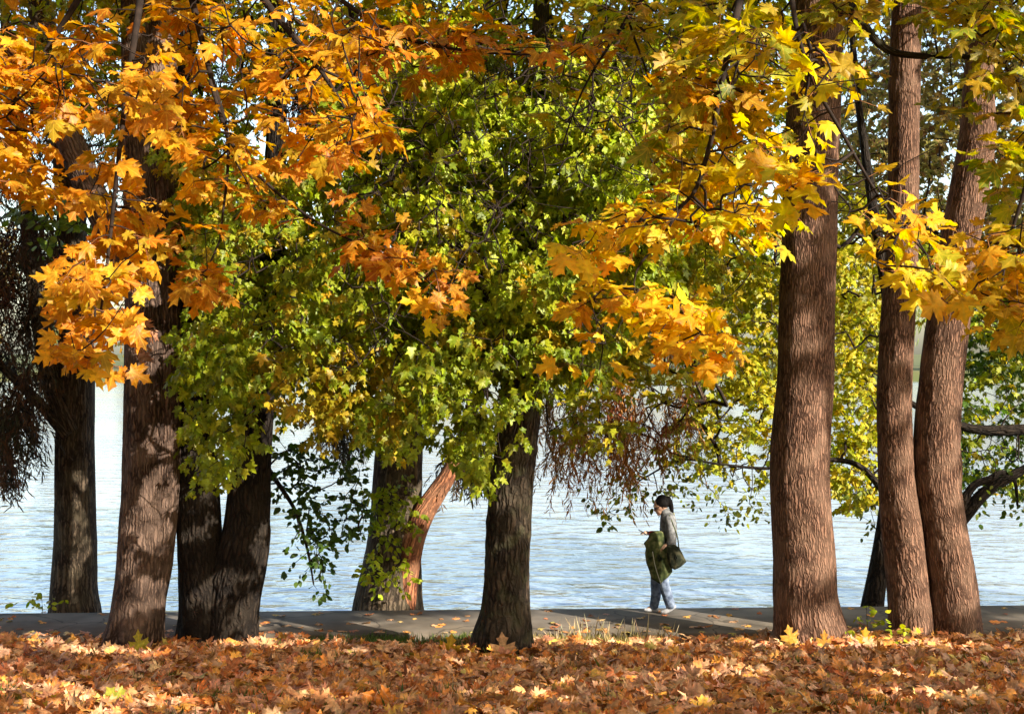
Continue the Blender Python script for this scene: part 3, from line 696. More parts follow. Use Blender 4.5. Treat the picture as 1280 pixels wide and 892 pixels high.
shade_pts = []
def box_nodes(n, lo, hi):
    return R.uniform(lo, hi, (n, 3))
SN = np.vstack([box_nodes(4000, (1, -6, 6.8), (33, 8, 12.5)), box_nodes(1700, (-10, 8, 8.3), (16, 21, 12.5)), box_nodes(250, (-9, 0, 7.2), (0.5, 8, 11))])
SN = SN[vnoise(SN * 0.8 + 5) > 0.33]
keep = SN[:, 2] > CAM_Z + 0.279 * np.maximum(SN[:, 1], 0) + 0.55
SN = SN[keep]
owners = [(T1, t1a, ORANGE), (T2, t2b, GREEN), (T3, t3, LIME), (T4, t4, YELLOW), (T5, t5b, OLIVE), (R1, r1, YELLOW), (R2, r2, ORANGE), (R3, r3, YELLOW), (R4, r4, OLIVE)]
oxy = np.array([np.asarray(o_[1])[-1, :2] for o_ in owners])
own = np.argmin(np.linalg.norm(SN[:, None, :2] - oxy[None], axis=2), 1)
for k, (tr, pts, pl) in enumerate(owners):
    nn = SN[own == k]
    if len(nn) < 3: continue
    rt = np.asarray(pts)[:, :3]; rt = spline(np.asarray(pts), 0.3)[:, :3]; rt = rt[rt[:, 2] > 5.5]
    crown(tr, rt, nn, 17, 0.85, 0.25, pl, outline=OUT_MED, mat=M_LEAF, up=1.0, face=(0.25, -0.25, 0.1), part="crown", gap=0.5, gk=1.0, r0=0.004)

for k, (x, y, lab) in enumerate([(-13, 4, "added unseen maple on the upper lawn left of the view, blocking skylight"), (-8, -7, "added unseen maple behind the viewpoint on its left side, blocking skylight"), (-1, -12, "added unseen maple farthest behind the viewpoint, blocking skylight"),
                                 (13, -12, "added unseen maple far behind the viewpoint on its right side, blocking skylight"), (-15, 14, "added unseen maple at the lawn edge left of the view, blocking skylight")]):
    tr, pts = plain_tree(x, y, lab, sd=30 + k)  # added unseen trees, there to block skylight from the left and behind
    u_ = unit(R.normal(size=(520, 3))) * R.random((520, 1)) ** .4 * [5, 5, 4.6] + [x, y, 8.2 + lawn_z(np.array([x]), np.array([y]))[0] * .6]
    crown(tr, spline(pts, .3)[:, :3][10:], u_, 14, .95, .30, [ORANGE, YELLOW][k % 2], outline=OUT_MED, mat=M_LEAF, up=1.0, part="crown", r0=.004)

# ------------------------------------------------------------------ green crown of the middle maples
poly_g = [(232, 330), (300, 250), (400, 170), (450, 90), (520, 60), (640, 50), (760, 40), (850, 60), (870, 200), (850, 300), (790, 400), (740, 470), (690, 470), (662, 490), (646, 545),
          (628, 590), (600, 605), (570, 560), (540, 540), (500, 560), (480, 570), (440, 530), (390, 545), (360, 520), (330, 510), (300, 585), (262, 600), (232, 560)]
def thin_g(x, y):
    t = np.where(y > 470, 0.55, 1.0)
    t = np.where((y > 470) & (x > 330) & (x < 450), 0.55, t)
    return t
def green_cols(nd_, ii):
    x, y = px_of(nd_)
    f = vnoise(nd_ * 1.1 + 3)
    gold = np.clip(0.14 + (0.9 - np.abs(x - 410) / 90) * (y > 430) + (f > 0.66) * 0.5 + ((x > 690) & (y > 400)) * 0.5, 0, 0.95)
    lime = np.clip((y < 270) * 0.25 + ((y < 210) & (x > 470)) * 0.35 + (f < 0.3) * 0.25, 0, 0.8)  # lime weighted to the upper crown: sunlight put into the leaf colour
    g = pal(len(ii), GREEN); a = pal(len(ii), OLGOLD); l = pal(len(ii), LIME)
    pick = R.random(len(nd_)); pk = pick[ii]
    c = np.where((pk < gold[ii])[:, None], a, np.where((R.random(len(nd_))[ii] < lime[ii])[:, None], l, g))
    return c
GN = poly_nodes(poly_g, 3900, 12.6, 17.4, thin_g)
gx, gy = px_of(GN)
left = gx < 390
rt3 = np.vstack([spline(t3, 0.2)[:, :3], spline(t3l, 0.2)[:, :3], spline(t3m, 0.2)[:, :3]]); rt3 = rt3[rt3[:, 2] > 3.6]
GN = np.vstack([GN, poly_nodes([(200, 170), (310, 170), (310, 340), (232, 345)], 190, 14.5, 17.4)]); left = px_of(GN)[0] < 390
rt2 = np.vstack([spline(t2a, 0.2)[:, :3], spline(t2b, 0.2)[:, :3]]); rt2 = rt2[rt2[:, 2] > 3.0]
for tr, rt, nn in ((T2, rt2, GN[left]), (T3, rt3, GN[~left])):
    crown(tr, rt, nn, 22, 0.44, 0.096, GREEN, outline=OUT_TRI, droop=1.0, up=0.75, face=(0.15, -0.45, 0), wob=.5, node_pal=green_cols, gap=0.35, gk=0.8, part="crown", r0=0.0022)
LN = poly_nodes([(450, 70), (850, 60), (850, 290), (740, 400), (520, 380)], 640, 13.2, 15.2)  # extra lime leaves, sunlit brightness painted into their colour
crown(T3, rt3, LN, 14, 0.42, 0.108, LIME + GREEN[1:2] + GREEN[3:], outline=OUT_TRI, droop=.9, up=.75, face=(.15, -.45, 0), wob=.5, gap=.35, gk=.8, part="crown", r0=.0025)
# upper fill behind: yellow-green and dark
UF = poly_nodes([(-40, -70), (1000, -70), (1000, 60), (860, 120), (480, 140), (380, 120), (230, 200), (-40, 120)], 1000, 15.4, 19.0)
UF = np.vstack([UF, poly_nodes([(380, 0), (1000, 0), (960, 330), (700, 420), (420, 380)], 900, 17.0, 19.6), poly_nodes([(480, -70), (900, -70), (880, 90), (640, 110), (500, 100)], 330, 13.6, 15.2)])
crown(T2, rt2, UF[:330], 13, 0.5, 0.12, OLGOLD + LIME, outline=OUT_TRI, droop=0.6, up=0.8, gap=0.35, gk=0.8, part="crown", r0=0.003)
crown(T3, rt3, UF[330:], 13, 0.5, 0.12, OLGOLD + LIME + [(0.12, 0.16, 0.02)], outline=OUT_TRI, droop=0.6, up=0.8, gap=0.35, gk=0.8, part="crown", r0=0.003)

# ------------------------------------------------------------------ cypress foliage: hanging feathery twigs
def cypress(tree, roots, nodes, palette, strands=5, length=0.55, n=16, size=0.13, part="crown", gap=0.35, maxlen=99):
    allp, par, cnt, m = grow(roots, nodes); nd_ = allp[m:]
    N = len(nd_)
    dirs = unit(R.normal(0, 0.34, (N, strands, 3)) + np.array([0, 0, -1.0]))
    ln = length * R.uniform(0.5, 1.3, (N, strands, 1))
    off = R.normal(0, 0.07, (N, strands, 3))
    t = np.linspace(0.05, 1, n)[None, None, :, None]
    sway = R.normal(0, 0.12, (N, strands, 1, 3)) * t ** 2 * np.array([1, 1, 0])
    p = (nd_[:, None] + off)[:, :, None] + dirs[:, :, None] * t * ln[:, :, None] + sway * ln[:, :, None]
    tip = dirs[:, :, None] * 0.8 + R.normal(0, 0.42, p.shape) - UP * 0.2
    pos = p.reshape(-1, 3); tip = tip.reshape(-1, 3)
    nr = R.normal(0, 1, pos.shape) + np.array([0, -0.5, 0.2])
    cn = pal(N, palette); col = np.repeat(cn, strands * n, 0) * (1 + 0.15 * R.normal(size=(len(pos), 1)))
    sz = size * np.clip(1 + 0.25 * R.normal(size=len(pos)), .4, 1.7)
    k = shaded(pos, gap, 0.8)
    c = leaf_mesh(part, pos[k], tip[k], nr[k], sz[k], np.clip(col[k], .004, 1), OUT_NEEDLE, M_NEEDLE, tree, 0.05)
    tw = twig_mesh("twigs", allp, par, cnt, m, M_TWIG, c, r0=0.004, maxlen=maxlen)
    return c
rb1 = np.vstack([spline(b1, .2)[:, :3], spline(b1l, .2)[:, :3], spline(b1m, .2)[:, :3]]); rb1 = rb1[rb1[:, 2] > 2.6]
cypress(B1, rb1, poly_nodes([(-120, 230), (60, 230), (75, 330), (60, 420), (50, 480), (45, 560), (20, 590), (-60, 560), (-140, 450)], 430, 18.2, 20.6), CYP_DARK + [(.10, .06, .03)])
cypress(B1, rb1, poly_nodes([(-120, -80), (360, -80), (340, 60), (280, 160), (130, 260), (-100, 240)], 260, 19.0, 21.5), CYP_DARK + [(0.10, 0.12, 0.02), (0.2, 0.2, 0.03)])
rb2 = np.vstack([spline(b2, .2)[:, :3], spline(b2l, .2)[:, :3], spline(b2r, .2)[:, :3]]); rb2 = rb2[rb2[:, 2] > 2.4]
cypress(B2, rb2, poly_nodes([(350, 20), (560, 20), (560, 160), (470, 180), (370, 150)], 170, 18.6, 20.5), CYP_DARK + [(0.04, 0.06, 0.02)])
cypress(B2, rb2, poly_nodes([(690, 250), (900, 250), (900, 420), (870, 520), (830, 520), (800, 500), (720, 500), (690, 430)], 80, 18.4, 20.4), CYP_RED + CYP_DARK[2:3])
cypress(B2, rb2, poly_nodes([(675, 460), (880, 470), (860, 560), (800, 560), (770, 590), (750, 570), (728, 605), (705, 575), (672, 575)], 85, 18.4, 20.0), [(.26, .11, .035), (.34, .15, .04), (.20, .12, .04), (.42, .16, .045)], length=0.65, strands=4, size=.12, n=20)
cypress(B2, rb2, poly_nodes([(560, 550), (625, 560), (620, 600), (575, 610)], 14, 18.6, 19.8), CYP_DARK, length=0.4)
cypress(B2, rb2, poly_nodes([(390, 480), (470, 480), (450, 550), (400, 560)], 26, 18.6, 20.0), CYP_DARK, length=0.4)

# oval-leaved dark hanging branch by the fork, leafy shoots on the cypress trunk
lb = [(318, 560, 3.5), (345, 600, 3), (370, 640, 2.2), (385, 690, 1.6), (392, 730, 1)]
lbp = pxline(lb, 16.8); lb2 = pxline([(345, 600, 2.4), (390, 630, 2), (430, 650, 1.5), (455, 665, 1)], 16.8)
br = stem("leafy_branch", lbp, M_BARK_DARK, T2, nu=10, step=0.06)
nn = poly_nodes([(335, 540), (400, 570), (450, 580), (462, 640), (455, 690), (420, 660), (405, 740), (365, 735), (350, 700), (375, 660), (340, 620)], 130, 16.3, 17.3)
allp, par, cnt, m = grow(np.vstack([spline(lbp, .1)[:, :3], spline(lb2, .1)[:, :3]]), nn)
ax = unit(allp[m:] - allp[par[m:]]) + R.normal(0, .3, nn.shape) - UP * .3
pos, tip, nr, sz, ii = sprays(allp[m:], ax, 8, 0.26, 0.085, 0.6, 0.4, (0, -.5, 0), 0.5)
leaf_mesh("leaves", pos, tip, nr, sz, pal(len(pos), DARKGR), OUT_OVAL, M_LEAF_S, br, .2)
twig_mesh("twigs", allp, par, cnt, m, M_TWIG, br, r0=0.004)
nn = poly_nodes([(455, 600), (520, 600), (525, 650), (500, 690), (525, 720), (520, 745), (470, 740), (450, 720), (470, 680)], 60, 17.9, 18.45)
allp, par, cnt, m = grow(rb2[:0].reshape(-1, 3) if False else spline(b2, .1)[:, :3], nn)
ax = unit(allp[m:] - allp[par[m:]]) + R.normal(0, .3, nn.shape) - UP * .3
pos, tip, nr, sz, ii = sprays(allp[m:], ax, 9, 0.25, 0.085, 0.5, 0.5, (.1, -.5, 0), 0.5)
y_ = px_of(pos)[1]
cc = np.where((y_ > 700)[:, None], pal(len(pos), LIME), pal(len(pos), GREEN))
sh = leaf_mesh("trunk_shoots", pos, tip, nr, sz, cc, OUT_OVAL, M_LEAF_S, B2, .2)
twig_mesh("twigs", allp, par, cnt, m, M_TWIG, sh, r0=0.003)
# pale green sprigs, far left top
nn = poly_nodes([(15, 245), (120, 245), (125, 300), (90, 290), (60, 320), (20, 300)], 30, 17.5, 18.2)
sg = leaf_mesh("leafy_sprig", *(lambda q: (q[0], q[1], q[2], q[3], pal(len(q[0]), [(0.2, 0.26, 0.04), (0.14, 0.2, 0.03)])))(sprays(nn, R.normal(0, 1, nn.shape) * [1, 1, .3], 7, 0.4, 0.13, 0.5, .5, (0, -.5, 0), .4)), OUT_OVAL, M_LEAF_S, B1, .2)
allp, par, cnt, m = grow(rb1, nn); twig_mesh("twigs", allp, par, cnt, m, M_TWIG, sg)

# ------------------------------------------------------------------ right background crowns
rb3 = np.vstack([spline(q, .2)[:, :3] for q in (b3, b3l, b3m, b3n)]); rb3 = rb3[rb3[:, 2] > 1.6]
rb4 = np.vstack([spline(q, .2)[:, :3] for q in (b4, b4l, b4m)]); rb4 = rb4[rb4[:, 2] > 2.0]
N1 = poly_nodes([(830, 260), (985, 260), (985, 560), (960, 600), (900, 600), (870, 590), (830, 560), (850, 520), (880, 500), (850, 400)], 700, 19.0, 21.5, lambda x, y: np.where(y > 500, .45, .9))
N2 = poly_nodes([(1030, 230), (1125, 230), (1120, 560), (1100, 620), (1060, 640), (1035, 600)], 520, 19.2, 21.8)
N3 = poly_nodes([(720, 610), (850, 560), (960, 580), (970, 640), (930, 655), (870, 640), (800, 650), (755, 655)], 90, 18.8, 20.2)
N4 = poly_nodes([(1140, 300), (1420, 260), (1420, 600), (1300, 620), (1190, 600), (1200, 480)], 1000, 19.8, 22.5, lambda x, y: np.where(y > 470, .55, 1))
N8 = poly_nodes([(690, 240), (900, 240), (880, 520), (800, 510), (760, 560), (700, 540), (690, 430)], 330, 17.2, 18.8, lambda x, y: np.where(y > 470, .5, 1))
N5 = poly_nodes([(1050, 600), (1110, 600), (1110, 660), (1080, 660)], 14, 19, 19.8)
kw = dict(n=13, L=0.42, size=0.12, outline=OUT_TRI, droop=0.6, up=0.7, face=(.2, -.5, 0), gap=0.35, gk=0.9, r0=0.003)
crown(B3, rb3, np.vstack([N1, N2, N8]), palette=YELGR, **kw)
kw2 = dict(kw); kw2.update(n=6, size=0.085, outline=OUT_OVAL)
crown(B3, rb3, np.vstack([N3, N5]), palette=[(0.12, .15, .025), (.2, .22, .03), (.07, .08, .02), (.36, .34, .03)], part="lower_foliage", **kw2)
def c4(nd_, ii):
    x, y = px_of(nd_); f = vnoise(nd_ * .9 + 8)
    a = pal(len(ii), GREEN); b = pal(len(ii), DARKGR); c = pal(len(ii), YELGR)
    pk = R.random(len(nd_))[ii]
    return np.where((pk < .35)[:, None], b, np.where((pk > .80)[:, None], c, a))
kw3 = dict(kw); kw3.update(n=12, size=.11)
crown(B4, rb4, N4, palette=GREEN, node_pal=c4, **kw3)
N7 = poly_nodes([(1040, -60), (1420, -60), (1420, 260), (1150, 300), (1040, 250)], 1500, 20.5, 25.0, lambda x, y: np.where(y < 90, .7, 1))
crown(B4, rb4, N7, palette=[(.24, .2, .05), (.3, .2, .07), (.16, .17, .04), (.4, .34, .1), (.2, .11, .05)], **kw)
N6 = poly_nodes([(1150, 560), (1330, 560), (1330, 640), (1215, 640)], 40, 19.0, 20.5)
crown(B4, rb4, N6, palette=DARKGR + [(0.2, .2, .03)], part="lower_foliage", **kw2)
# reddish top of the cypress behind, right
# ------------------------------------------------------------------ far shore trees
def far_tree(tree_name, x, y, h, w, palette, label, droopy=False):
    z = max(0.3, min(1.0, (y - 221) * .35)) + max(0, y - 228) * .01
    t = empty(tree_name, (x, y, z), label, "tree", "trees across the lake")
    pts = np.array([(x, y, z - .2, .5), (x, y, z + h * .3, .4), (x, y, z + h * .9, .1)])
    stem("trunk", pts, M_BARK_DARK, t, nu=10, step=1.0)
    far_crown(t, x, y, z, h, w, palette, 900, droopy)
def far_geo(x, y, z, h, w, n, droopy):
    lob = R.normal(0, 1, (9, 3)) * [.45, .45, .35]
    c = np.array([x, y, z + h * .58]) + lob[R.integers(0, 9, n)] * [w, w, h * .42] + unit(R.normal(size=(n, 3))) * (R.random((n, 1)) ** .4) * [w * .42, w * .42, h * .26]
    c[:, 2] = np.maximum(c[:, 2], z + .6)
    tip = R.normal(0, .6, (n, 3)) - UP * (2.5 if droopy else .5)
    return c, tip, R.normal(0, .5, (n, 3)) + [.2, -.5, .6]
def far_crown(t, x, y, z, h, w, palette, n, droopy):
    c, tip, nr = far_geo(x, y, z, h, w, n, droopy)
    leaf_mesh("crown", c, tip, nr, R.uniform(.5, 1.1, n) * (1.7 if droopy else 1.0), pal(n, palette), OUT_NEEDLE if droopy else OUT_TRI, M_LEAF_S, t, .2)
far_tree("willow_tree", 88, 232, 27, 9, [(.26, .27, .10), (.34, .32, .14), (.2, .24, .08)], "pale drooping willow across the lake, seen right of the sunlit stem", True)
far_tree("willow_tree", 70, 234, 23, 7, [(.20, .25, .07), (.3, .3, .1)], "greener willow across the lake, glimpsed between the pair of brown stems", True)
q = []; cols = []
for k in range(70):
    x = -150 + 300 * (k + R.random()) / 70; y = R.uniform(230, 275); h = R.uniform(20, 34); w = R.uniform(3.5, 6.5)
    a = far_geo(x, y, .8, h, w, 420, False); q.append(a)
    base = [(.08, .11, .03), (.15, .16, .04), (.24, .16, .04), (.05, .08, .03), (.3, .24, .06)][R.integers(0, 5)]
    cols.append(pal(420, [base, tuple(np.array(base) * 1.3), tuple(np.array(base) * .7)]))
o = leaf_mesh("far_wood", np.vstack([a[0] for a in q]), np.vstack([a[1] for a in q]), np.vstack([a[2] for a in q]), R.uniform(.7, 1.5, 70 * 420), np.vstack(cols), OUT_TRI, M_LEAF_S, None, .2)
tag(o, "autumn wood on the far side of the lake", "wood", kind="stuff")

# ------------------------------------------------------------------ near hanging maple branches
def near_branch(tree, path, D, clusters, size, palette, r=0.016, lift=None, thick=0.55, up=0.9, face=(0.12, -0.16, 0), droop=0.2, bark=M_TWIG):
    pts = np.array([(*P(x, y, d), rr) for x, y, d, rr in path])
    br = stem("leafy_branch", pts, bark, tree, nu=10, step=0.05, lump=0.12)
    root = spline(pts, 0.05)[:, :3]
    POS, TIP, NRM, SZ, CC, ND, ST = [], [], [], [], [], [], []
    for c in clusters:
        cx, cy_, rx, ry, n = c[:5]; pl = c[5] if len(c) > 5 else palette
        nn = max(1, int(n * (0.54 if tree is T1 else 0.62)))
        a = R.uniform(0, 2 * math.pi, nn); rr = np.sqrt(R.random(nn))
        d = D + R.uniform(-thick, thick, nn)
        nodes = np.array([P(cx + rx * q_ * math.cos(w), cy_ + ry * q_ * math.sin(w), dd) for q_, w, dd in zip(rr, a, d)])
        ND.append(nodes)
        CC.append([pl] * nn)
    nodes = np.vstack(ND); pls = sum(CC, [])
    idx = np.arange(len(nodes))
    d0 = np.array([np.min(np.linalg.norm(root - p_, axis=1)) for p_ in nodes]); order = np.argsort(d0)
    allp, par, cnt, m = grow(root, nodes); pls = [pls[k] for k in order]
    nd_ = allp[m:]
    ax = unit(unit(nd_ - allp[par[m:]]) + R.normal(0, .35, nd_.shape))
    k = 0
    for i_, (p_, a_) in enumerate(zip(nd_, ax)):
        nl = R.integers(3, 6)
        b_ = unit(np.cross(a_, UP) + 1e-4)
        cl = pal(nl, pls[i_])
        nb = unit(UP * up + np.array(face) + R.normal(0, .26, 3))
        for j_ in range(nl):
            sd = (0, 1, -1, 1, -1)[j_] * R.uniform(.6, 1.1)
            dr = unit(a_ * (1.0 if j_ == 0 else .35) + b_ * sd - UP * droop + R.normal(0, .2, 3))
            pet = size * R.uniform(.25, .6)
            ST.append(p_); POS.append(p_ + dr * pet - a_ * size * (.0 if j_ < 3 else .5)); TIP.append(dr + R.normal(0, .15, 3) - UP * .12)
            NRM.append(nb + R.normal(0, .24, 3)); SZ.append(size * R.uniform(.34, .84)); CC.append(cl[j_])
    C3 = np.array(CC[len(clusters):])
    POS, TIP, NRM, SZ = map(np.array, (POS, TIP, NRM, SZ))
    # petioles
    pk = shaded(POS + unit(TIP) * SZ[:, None] * .4, 0.3, 0.8, .06) | (R.random(len(POS)) < 0.12)
    POS, TIP, NRM, SZ, C3 = POS[pk], TIP[pk], NRM[pk], SZ[pk], C3[pk]
    sticks("leaf_stalks", np.array(ST)[pk], POS, .0013, M_STALK, br)
    leaf_mesh("leaves", POS, TIP, NRM, SZ, C3, OUT_BIG, M_LEAF, br, .38)
    twig_mesh("twigs", allp, par, cnt, m, M_TWIG, br, r0=0.0022, ex=.4, rmax=.012)
    return br

h1 = [(172, -200, 15.8, .10), (190, -260, 12, .07), (200, -200, 9, .045)]
near_branch(T1, h1 + [(170, -120, 7.6, .03), (110, -20, 7.0, .02), (60, 60, 6.9, .013), (15, 130, 6.8, .007)], 6.8,
            [(60, 60, 85, 45, 70), (40, 130, 75, 40, 44), (18, 200, 40, 30, 24), (120, 100, 50, 50, 36), (-40, 120, 60, 80, 50), (10, 60, 40, 40, 20), (30, 235, 40, 18, 12)], .165, ORANGE)
near_branch(T1, h1 + [(185, -110, 7.0, .028), (175, 0, 6.4, .018), (160, 100, 6.3, .014), (148, 200, 6.3, .011), (135, 320, 6.3, .008), (122, 420, 6.3, .005)], 6.3,
            [(150, 60, 60, 50, 34), (150, 115, 65, 32, 26), (125, 220, 36, 36, 18, ORANGE), (150, 270, 40, 32, 22), (140, 320, 45, 36, 30), (118, 370, 48, 42, 46), (110, 425, 34, 30, 22), (155, 395, 22, 22, 8), (150, 465, 14, 14, 3), (190, 255, 30, 20, 10), (200, 290, 14, 10, 3)], .155, ORANGE, droop=.5, up=.5, face=(.15, -.62, 0))
near_branch(T1, h1 + [(215, -110, 7.2, .028), (240, 0, 6.8, .018), (262, 90, 6.8, .013), (285, 180, 6.8, .009), (275, 300, 6.8, .005)], 6.8,
            [(230, 30, 70, 45, 60), (250, 90, 85, 40, 50), (275, 155, 60, 36, 36), (295, 215, 30, 28, 12), (265, 345, 34, 16, 13, RUSTOR), (325, 265, 16, 18, 5), (240, 285, 20, 12, 4), (255, 215, 28, 22, 10)], .165, ORANGE)
near_branch(T1, h1 + [(260, -110, 6.8, .026), (330, 0, 6.3, .018), (395, 80, 6.2, .012), (440, 150, 6.2, .006)], 6.2,
            [(340, 30, 85, 45, 70), (330, 100, 60, 40, 40), (410, 110, 70, 40, 54), (430, 170, 60, 30, 36), (470, 150, 32, 26, 14), (355, 150, 50, 30, 28), (385, 195, 36, 12, 9), (440, 30, 50, 35, 26)], .155, ORANGE + [(0.7, .36, .02)])
near_branch(T1, h1 + [(300, -110, 7.6, .026), (400, -20, 7.3, .016), (500, 45, 7.2, .011), (600, 65, 7.2, .007), (710, 70, 7.2, .004)], 7.2,
            [(430, 30, 70, 25, 26), (510, 50, 70, 25, 40), (590, 50, 50, 20, 18), (560, 80, 40, 14, 10), (700, 55, 40, 20, 8), (450, 70, 60, 24, 22)], .165, RUSTOR, face=(.15, -.2, 0))
near_branch(T1, [(262, 100, 6.75, .011), (290, 180, 6.7, .010), (340, 235, 6.65, .008), (400, 280, 6.6, .007), (460, 310, 6.6, .005), (520, 340, 6.6, .004), (560, 375, 6.6, .003)], 6.6,
            [(465, 298, 38, 20, 17), (500, 326, 28, 14, 10), (556, 342, 24, 11, 8), (552, 380, 24, 14, 8, GOLD), (445, 255, 22, 14, 5), (360, 255, 20, 16, 4)], .15, RUSTOR + ORANGE[:2], face=(.1, -.6, 0), thick=.2)
h4 = [(1020, -200, 16, .11), (1000, -270, 12, .075), (980, -210, 9, .05)]
near_branch(T4, h4 + [(955, -120, 7.0, .03), (925, 0, 6.3, .018), (905, 90, 6.0, .014), (885, 190, 6.0, .011), (855, 255, 6.0, .008), (770, 285, 6.0, .004)], 6.0,
            [(900, 40, 65, 40, 40, OLIVE), (880, 110, 60, 45, 44, OLIVE + ORANGE), (930, 150, 60, 30, 30, OLIVE + YELLOW), (920, 210, 80, 28, 44), (860, 265, 80, 28, 50, GOLD), (935, 270, 55, 25, 26), (760, 285, 55, 20, 20, GOLD), (740, 310, 40, 12, 8, GOLD), (850, 180, 40, 30, 18, OLIVE), (960, 90, 45, 40, 26, YELLOW + OLIVE)], .175, YELLOW, up=.85, face=(.15, -.25, 0))
near_branch(T4, [(856, 252, 6.0, .009), (825, 300, 6.0, .007), (795, 340, 6.0, .005), (800, 380, 6.0, .004), (850, 405, 6.0, .003), (905, 430, 6.0, .002)], 6.0,
            [(765, 325, 14, 10, 3, GOLD), (765, 375, 45, 22, 16, YELLOW + GOLD), (835, 395, 45, 22, 20, GOLD), (850, 425, 40, 16, 13, GOLD), (905, 430, 20, 20, 6, GOLD), (715, 458, 18, 8, 2, GOLD), (738, 408, 14, 8, 2, GOLD), (745, 460, 6, 6, 1, GOLD)], .165, GOLD, thick=.25, face=(.15, -.55, 0))
near_branch(T4, h4 + [(985, -120, 6.6, .02), (990, 0, 5.8, .012), (1012, 90, 5.65, .009), (1052, 165, 5.6, .008), (1105, 255, 5.6, .006), (1160, 320, 5.6, .005)], 5.6,
            [(970, 60, 70, 50, 50, YELLOW + OLIVE), (1030, 100, 70, 40, 36, YELLOW + OLIVE), (990, 190, 60, 40, 34), (1040, 225, 70, 30, 34), (1100, 265, 70, 32, 36), (1130, 320, 55, 22, 18), (1185, 188, 22, 8, 3, YELLOW), (1180, 370, 30, 14, 4), (1165, 330, 22, 14, 5, GOLD + OLIVE)], .18, YELLOW, up=.8, face=(.15, -.35, 0))
near_branch(T4, [(1020, -300, 16, .09), (1030, -260, 12, .07), (1030, -190, 8.6, .05), (1050, -70, 7.2, .034), (1065, 0, 7.0, .027), (1083, 36, 7.0, .023), (1108, 62, 7.0, .020), (1145, 70, 7.0, .018), (1200, 70, 7.0, .015), (1235, 75, 7.0, .011), (1256, 80, 7.0, .006)], 6.9,
            [(1070, 10, 60, 22, 22, OLIVE), (1195, 10, 65, 28, 30, OLIVE + GREEN[1:2]), (1260, 50, 50, 60, 40, OLIVE + GREEN[1:2]), (1175, 140, 24, 10, 4, OLIVE), (1268, 160, 32, 55, 30, OLIVE), (1070, 90, 30, 20, 5, OLIVE), (1268, 240, 26, 20, 9, OLIVE)], .18, OLIVE, bark=M_BARK_DARK)
near_branch(T5, [(1228, -40, 15.8, .08), (1260, -160, 12, .05), (1310, -120, 8, .03), (1310, 60, 6.3, .018), (1290, 200, 6.0, .012), (1262, 300, 6.0, .007), (1250, 370, 6.0, .004)], 6.0,
            [(1262, 310, 36, 30, 24), (1250, 350, 42, 28, 20), (1255, 395, 28, 20, 8), (1205, 290, 18, 8, 2, GOLD), (1285, 330, 30, 60, 20)], .17, [(0.6, .36, .02), (.5, .38, .025), (.62, .28, .02)])
near_branch(T4, h4 + [(900, -140, 10, .03), (840, -50, 9.2, .02), (780, 30, 9.0, .012), (730, 110, 9.0, .007), (700, 190, 9, .004)], 9.0,
            [(820, 30, 60, 45, 34), (770, 20, 60, 30, 26), (850, 110, 40, 40, 24), (850, 200, 36, 36, 18, RUSTOR + OLIVE), (700, 120, 50, 40, 10), (740, 60, 40, 30, 12, RUSTOR), (650, 40, 40, 25, 8, RUSTOR)], .15, OLIVE)
# withered cluster hanging in front of the left maple
wn_ = poly_nodes([(165, 385), (188, 400), (186, 440), (170, 445), (162, 410)], 16, 15.3, 15.45)
wl = leaf_mesh("withered_leaves", wn_, R.normal(0, .4, (16, 3)) - UP, R.normal(0, .6, (16, 3)) + [0, -1, 0], R.uniform(.1, .17, 16), pal(16, [(.33, .13, .06), (.4, .2, .11)]), OUT_MED, M_LITTER, T1, .8)
wl["label"] = "withered brown leaf cluster hanging against the trunk"

# ------------------------------------------------------------------ leaf carpet, single leaves, grass
def litter(n, ymin, ymax, size, outline, xlim=lambda y: 0.47 * y + 3.5, edge=True):
    y = ymin + (ymax - ymin) * R.random(n); x = R.uniform(-1, 1, n) * xlim(y)
    yn = yN(x); px = 640 + x / y * F_PX
    lim = np.where((px > 380) & (px < 590), yn - 1.05, np.where((px > 655) & (px < 800), yn - 0.95, yn - 0.30)) + 0.2 * R.normal(size=n)
    k = y < lim; x, y = x[k], y[k]; n = len(x)
    cl = vnoise(np.stack([x * 1.3, y * 1.3, 0 * x + 4], 1))
    z = lawn_z(x, y) + 0.012 + R.random(n) ** 1.6 * (0.05 + 0.10 * cl)
    pos = np.stack([x, y, z], 1)
    a = R.uniform(0, 2 * math.pi, n)
    tip = np.stack([np.cos(a), np.sin(a), R.normal(0.05, .38, n)], 1)
    nr = UP + R.normal(0, .42, (n, 3)) + np.array([0, -.22, 0])
    return pos, tip, nr, size * R.uniform(.55, 1.25, n)
pos, tip, nr, sz = litter(54000, 7.5, 16.6, .147, OUT_MED)
fld = vnoise(pos * [1.0, 1.0, 0] + 6)
cc = np.where((R.random(len(pos)) < .75)[:, None], pal(len(pos), LITTER, [3.6, 3, 3.5, 2.2, 2.6, 1.2, 0.5, 1.4], jit=.2), pal(len(pos), [(.56, .25, .10), (.62, .34, .18)], jit=.25))
o = leaf_mesh("leaf_carpet", pos, tip, nr, sz, cc, OUT_MED, M_LITTER, None, .6, .2)
tag(o, "thick carpet of fallen orange and brown maple leaves", "fallen leaves", kind="stuff")
npl = 230
x = R.uniform(-8, 8, npl); y = yN(x) + 0.05 + 1.5 * R.random(npl) ** 2.2
a = R.uniform(0, 6.28, npl)
o = leaf_mesh("path_leaves", np.stack([x, y, .012 + 0 * x], 1), np.stack([np.cos(a), np.sin(a), 0 * a + .05], 1), UP + R.normal(0, .15, (npl, 3)), R.uniform(.07, .15, npl), pal(npl, LITTER, jit=.2), OUT_MED, M_LITTER, None, .35)
tag(o, "scattered fallen leaves lying on the concrete path", "fallen leaves", kind="stuff")
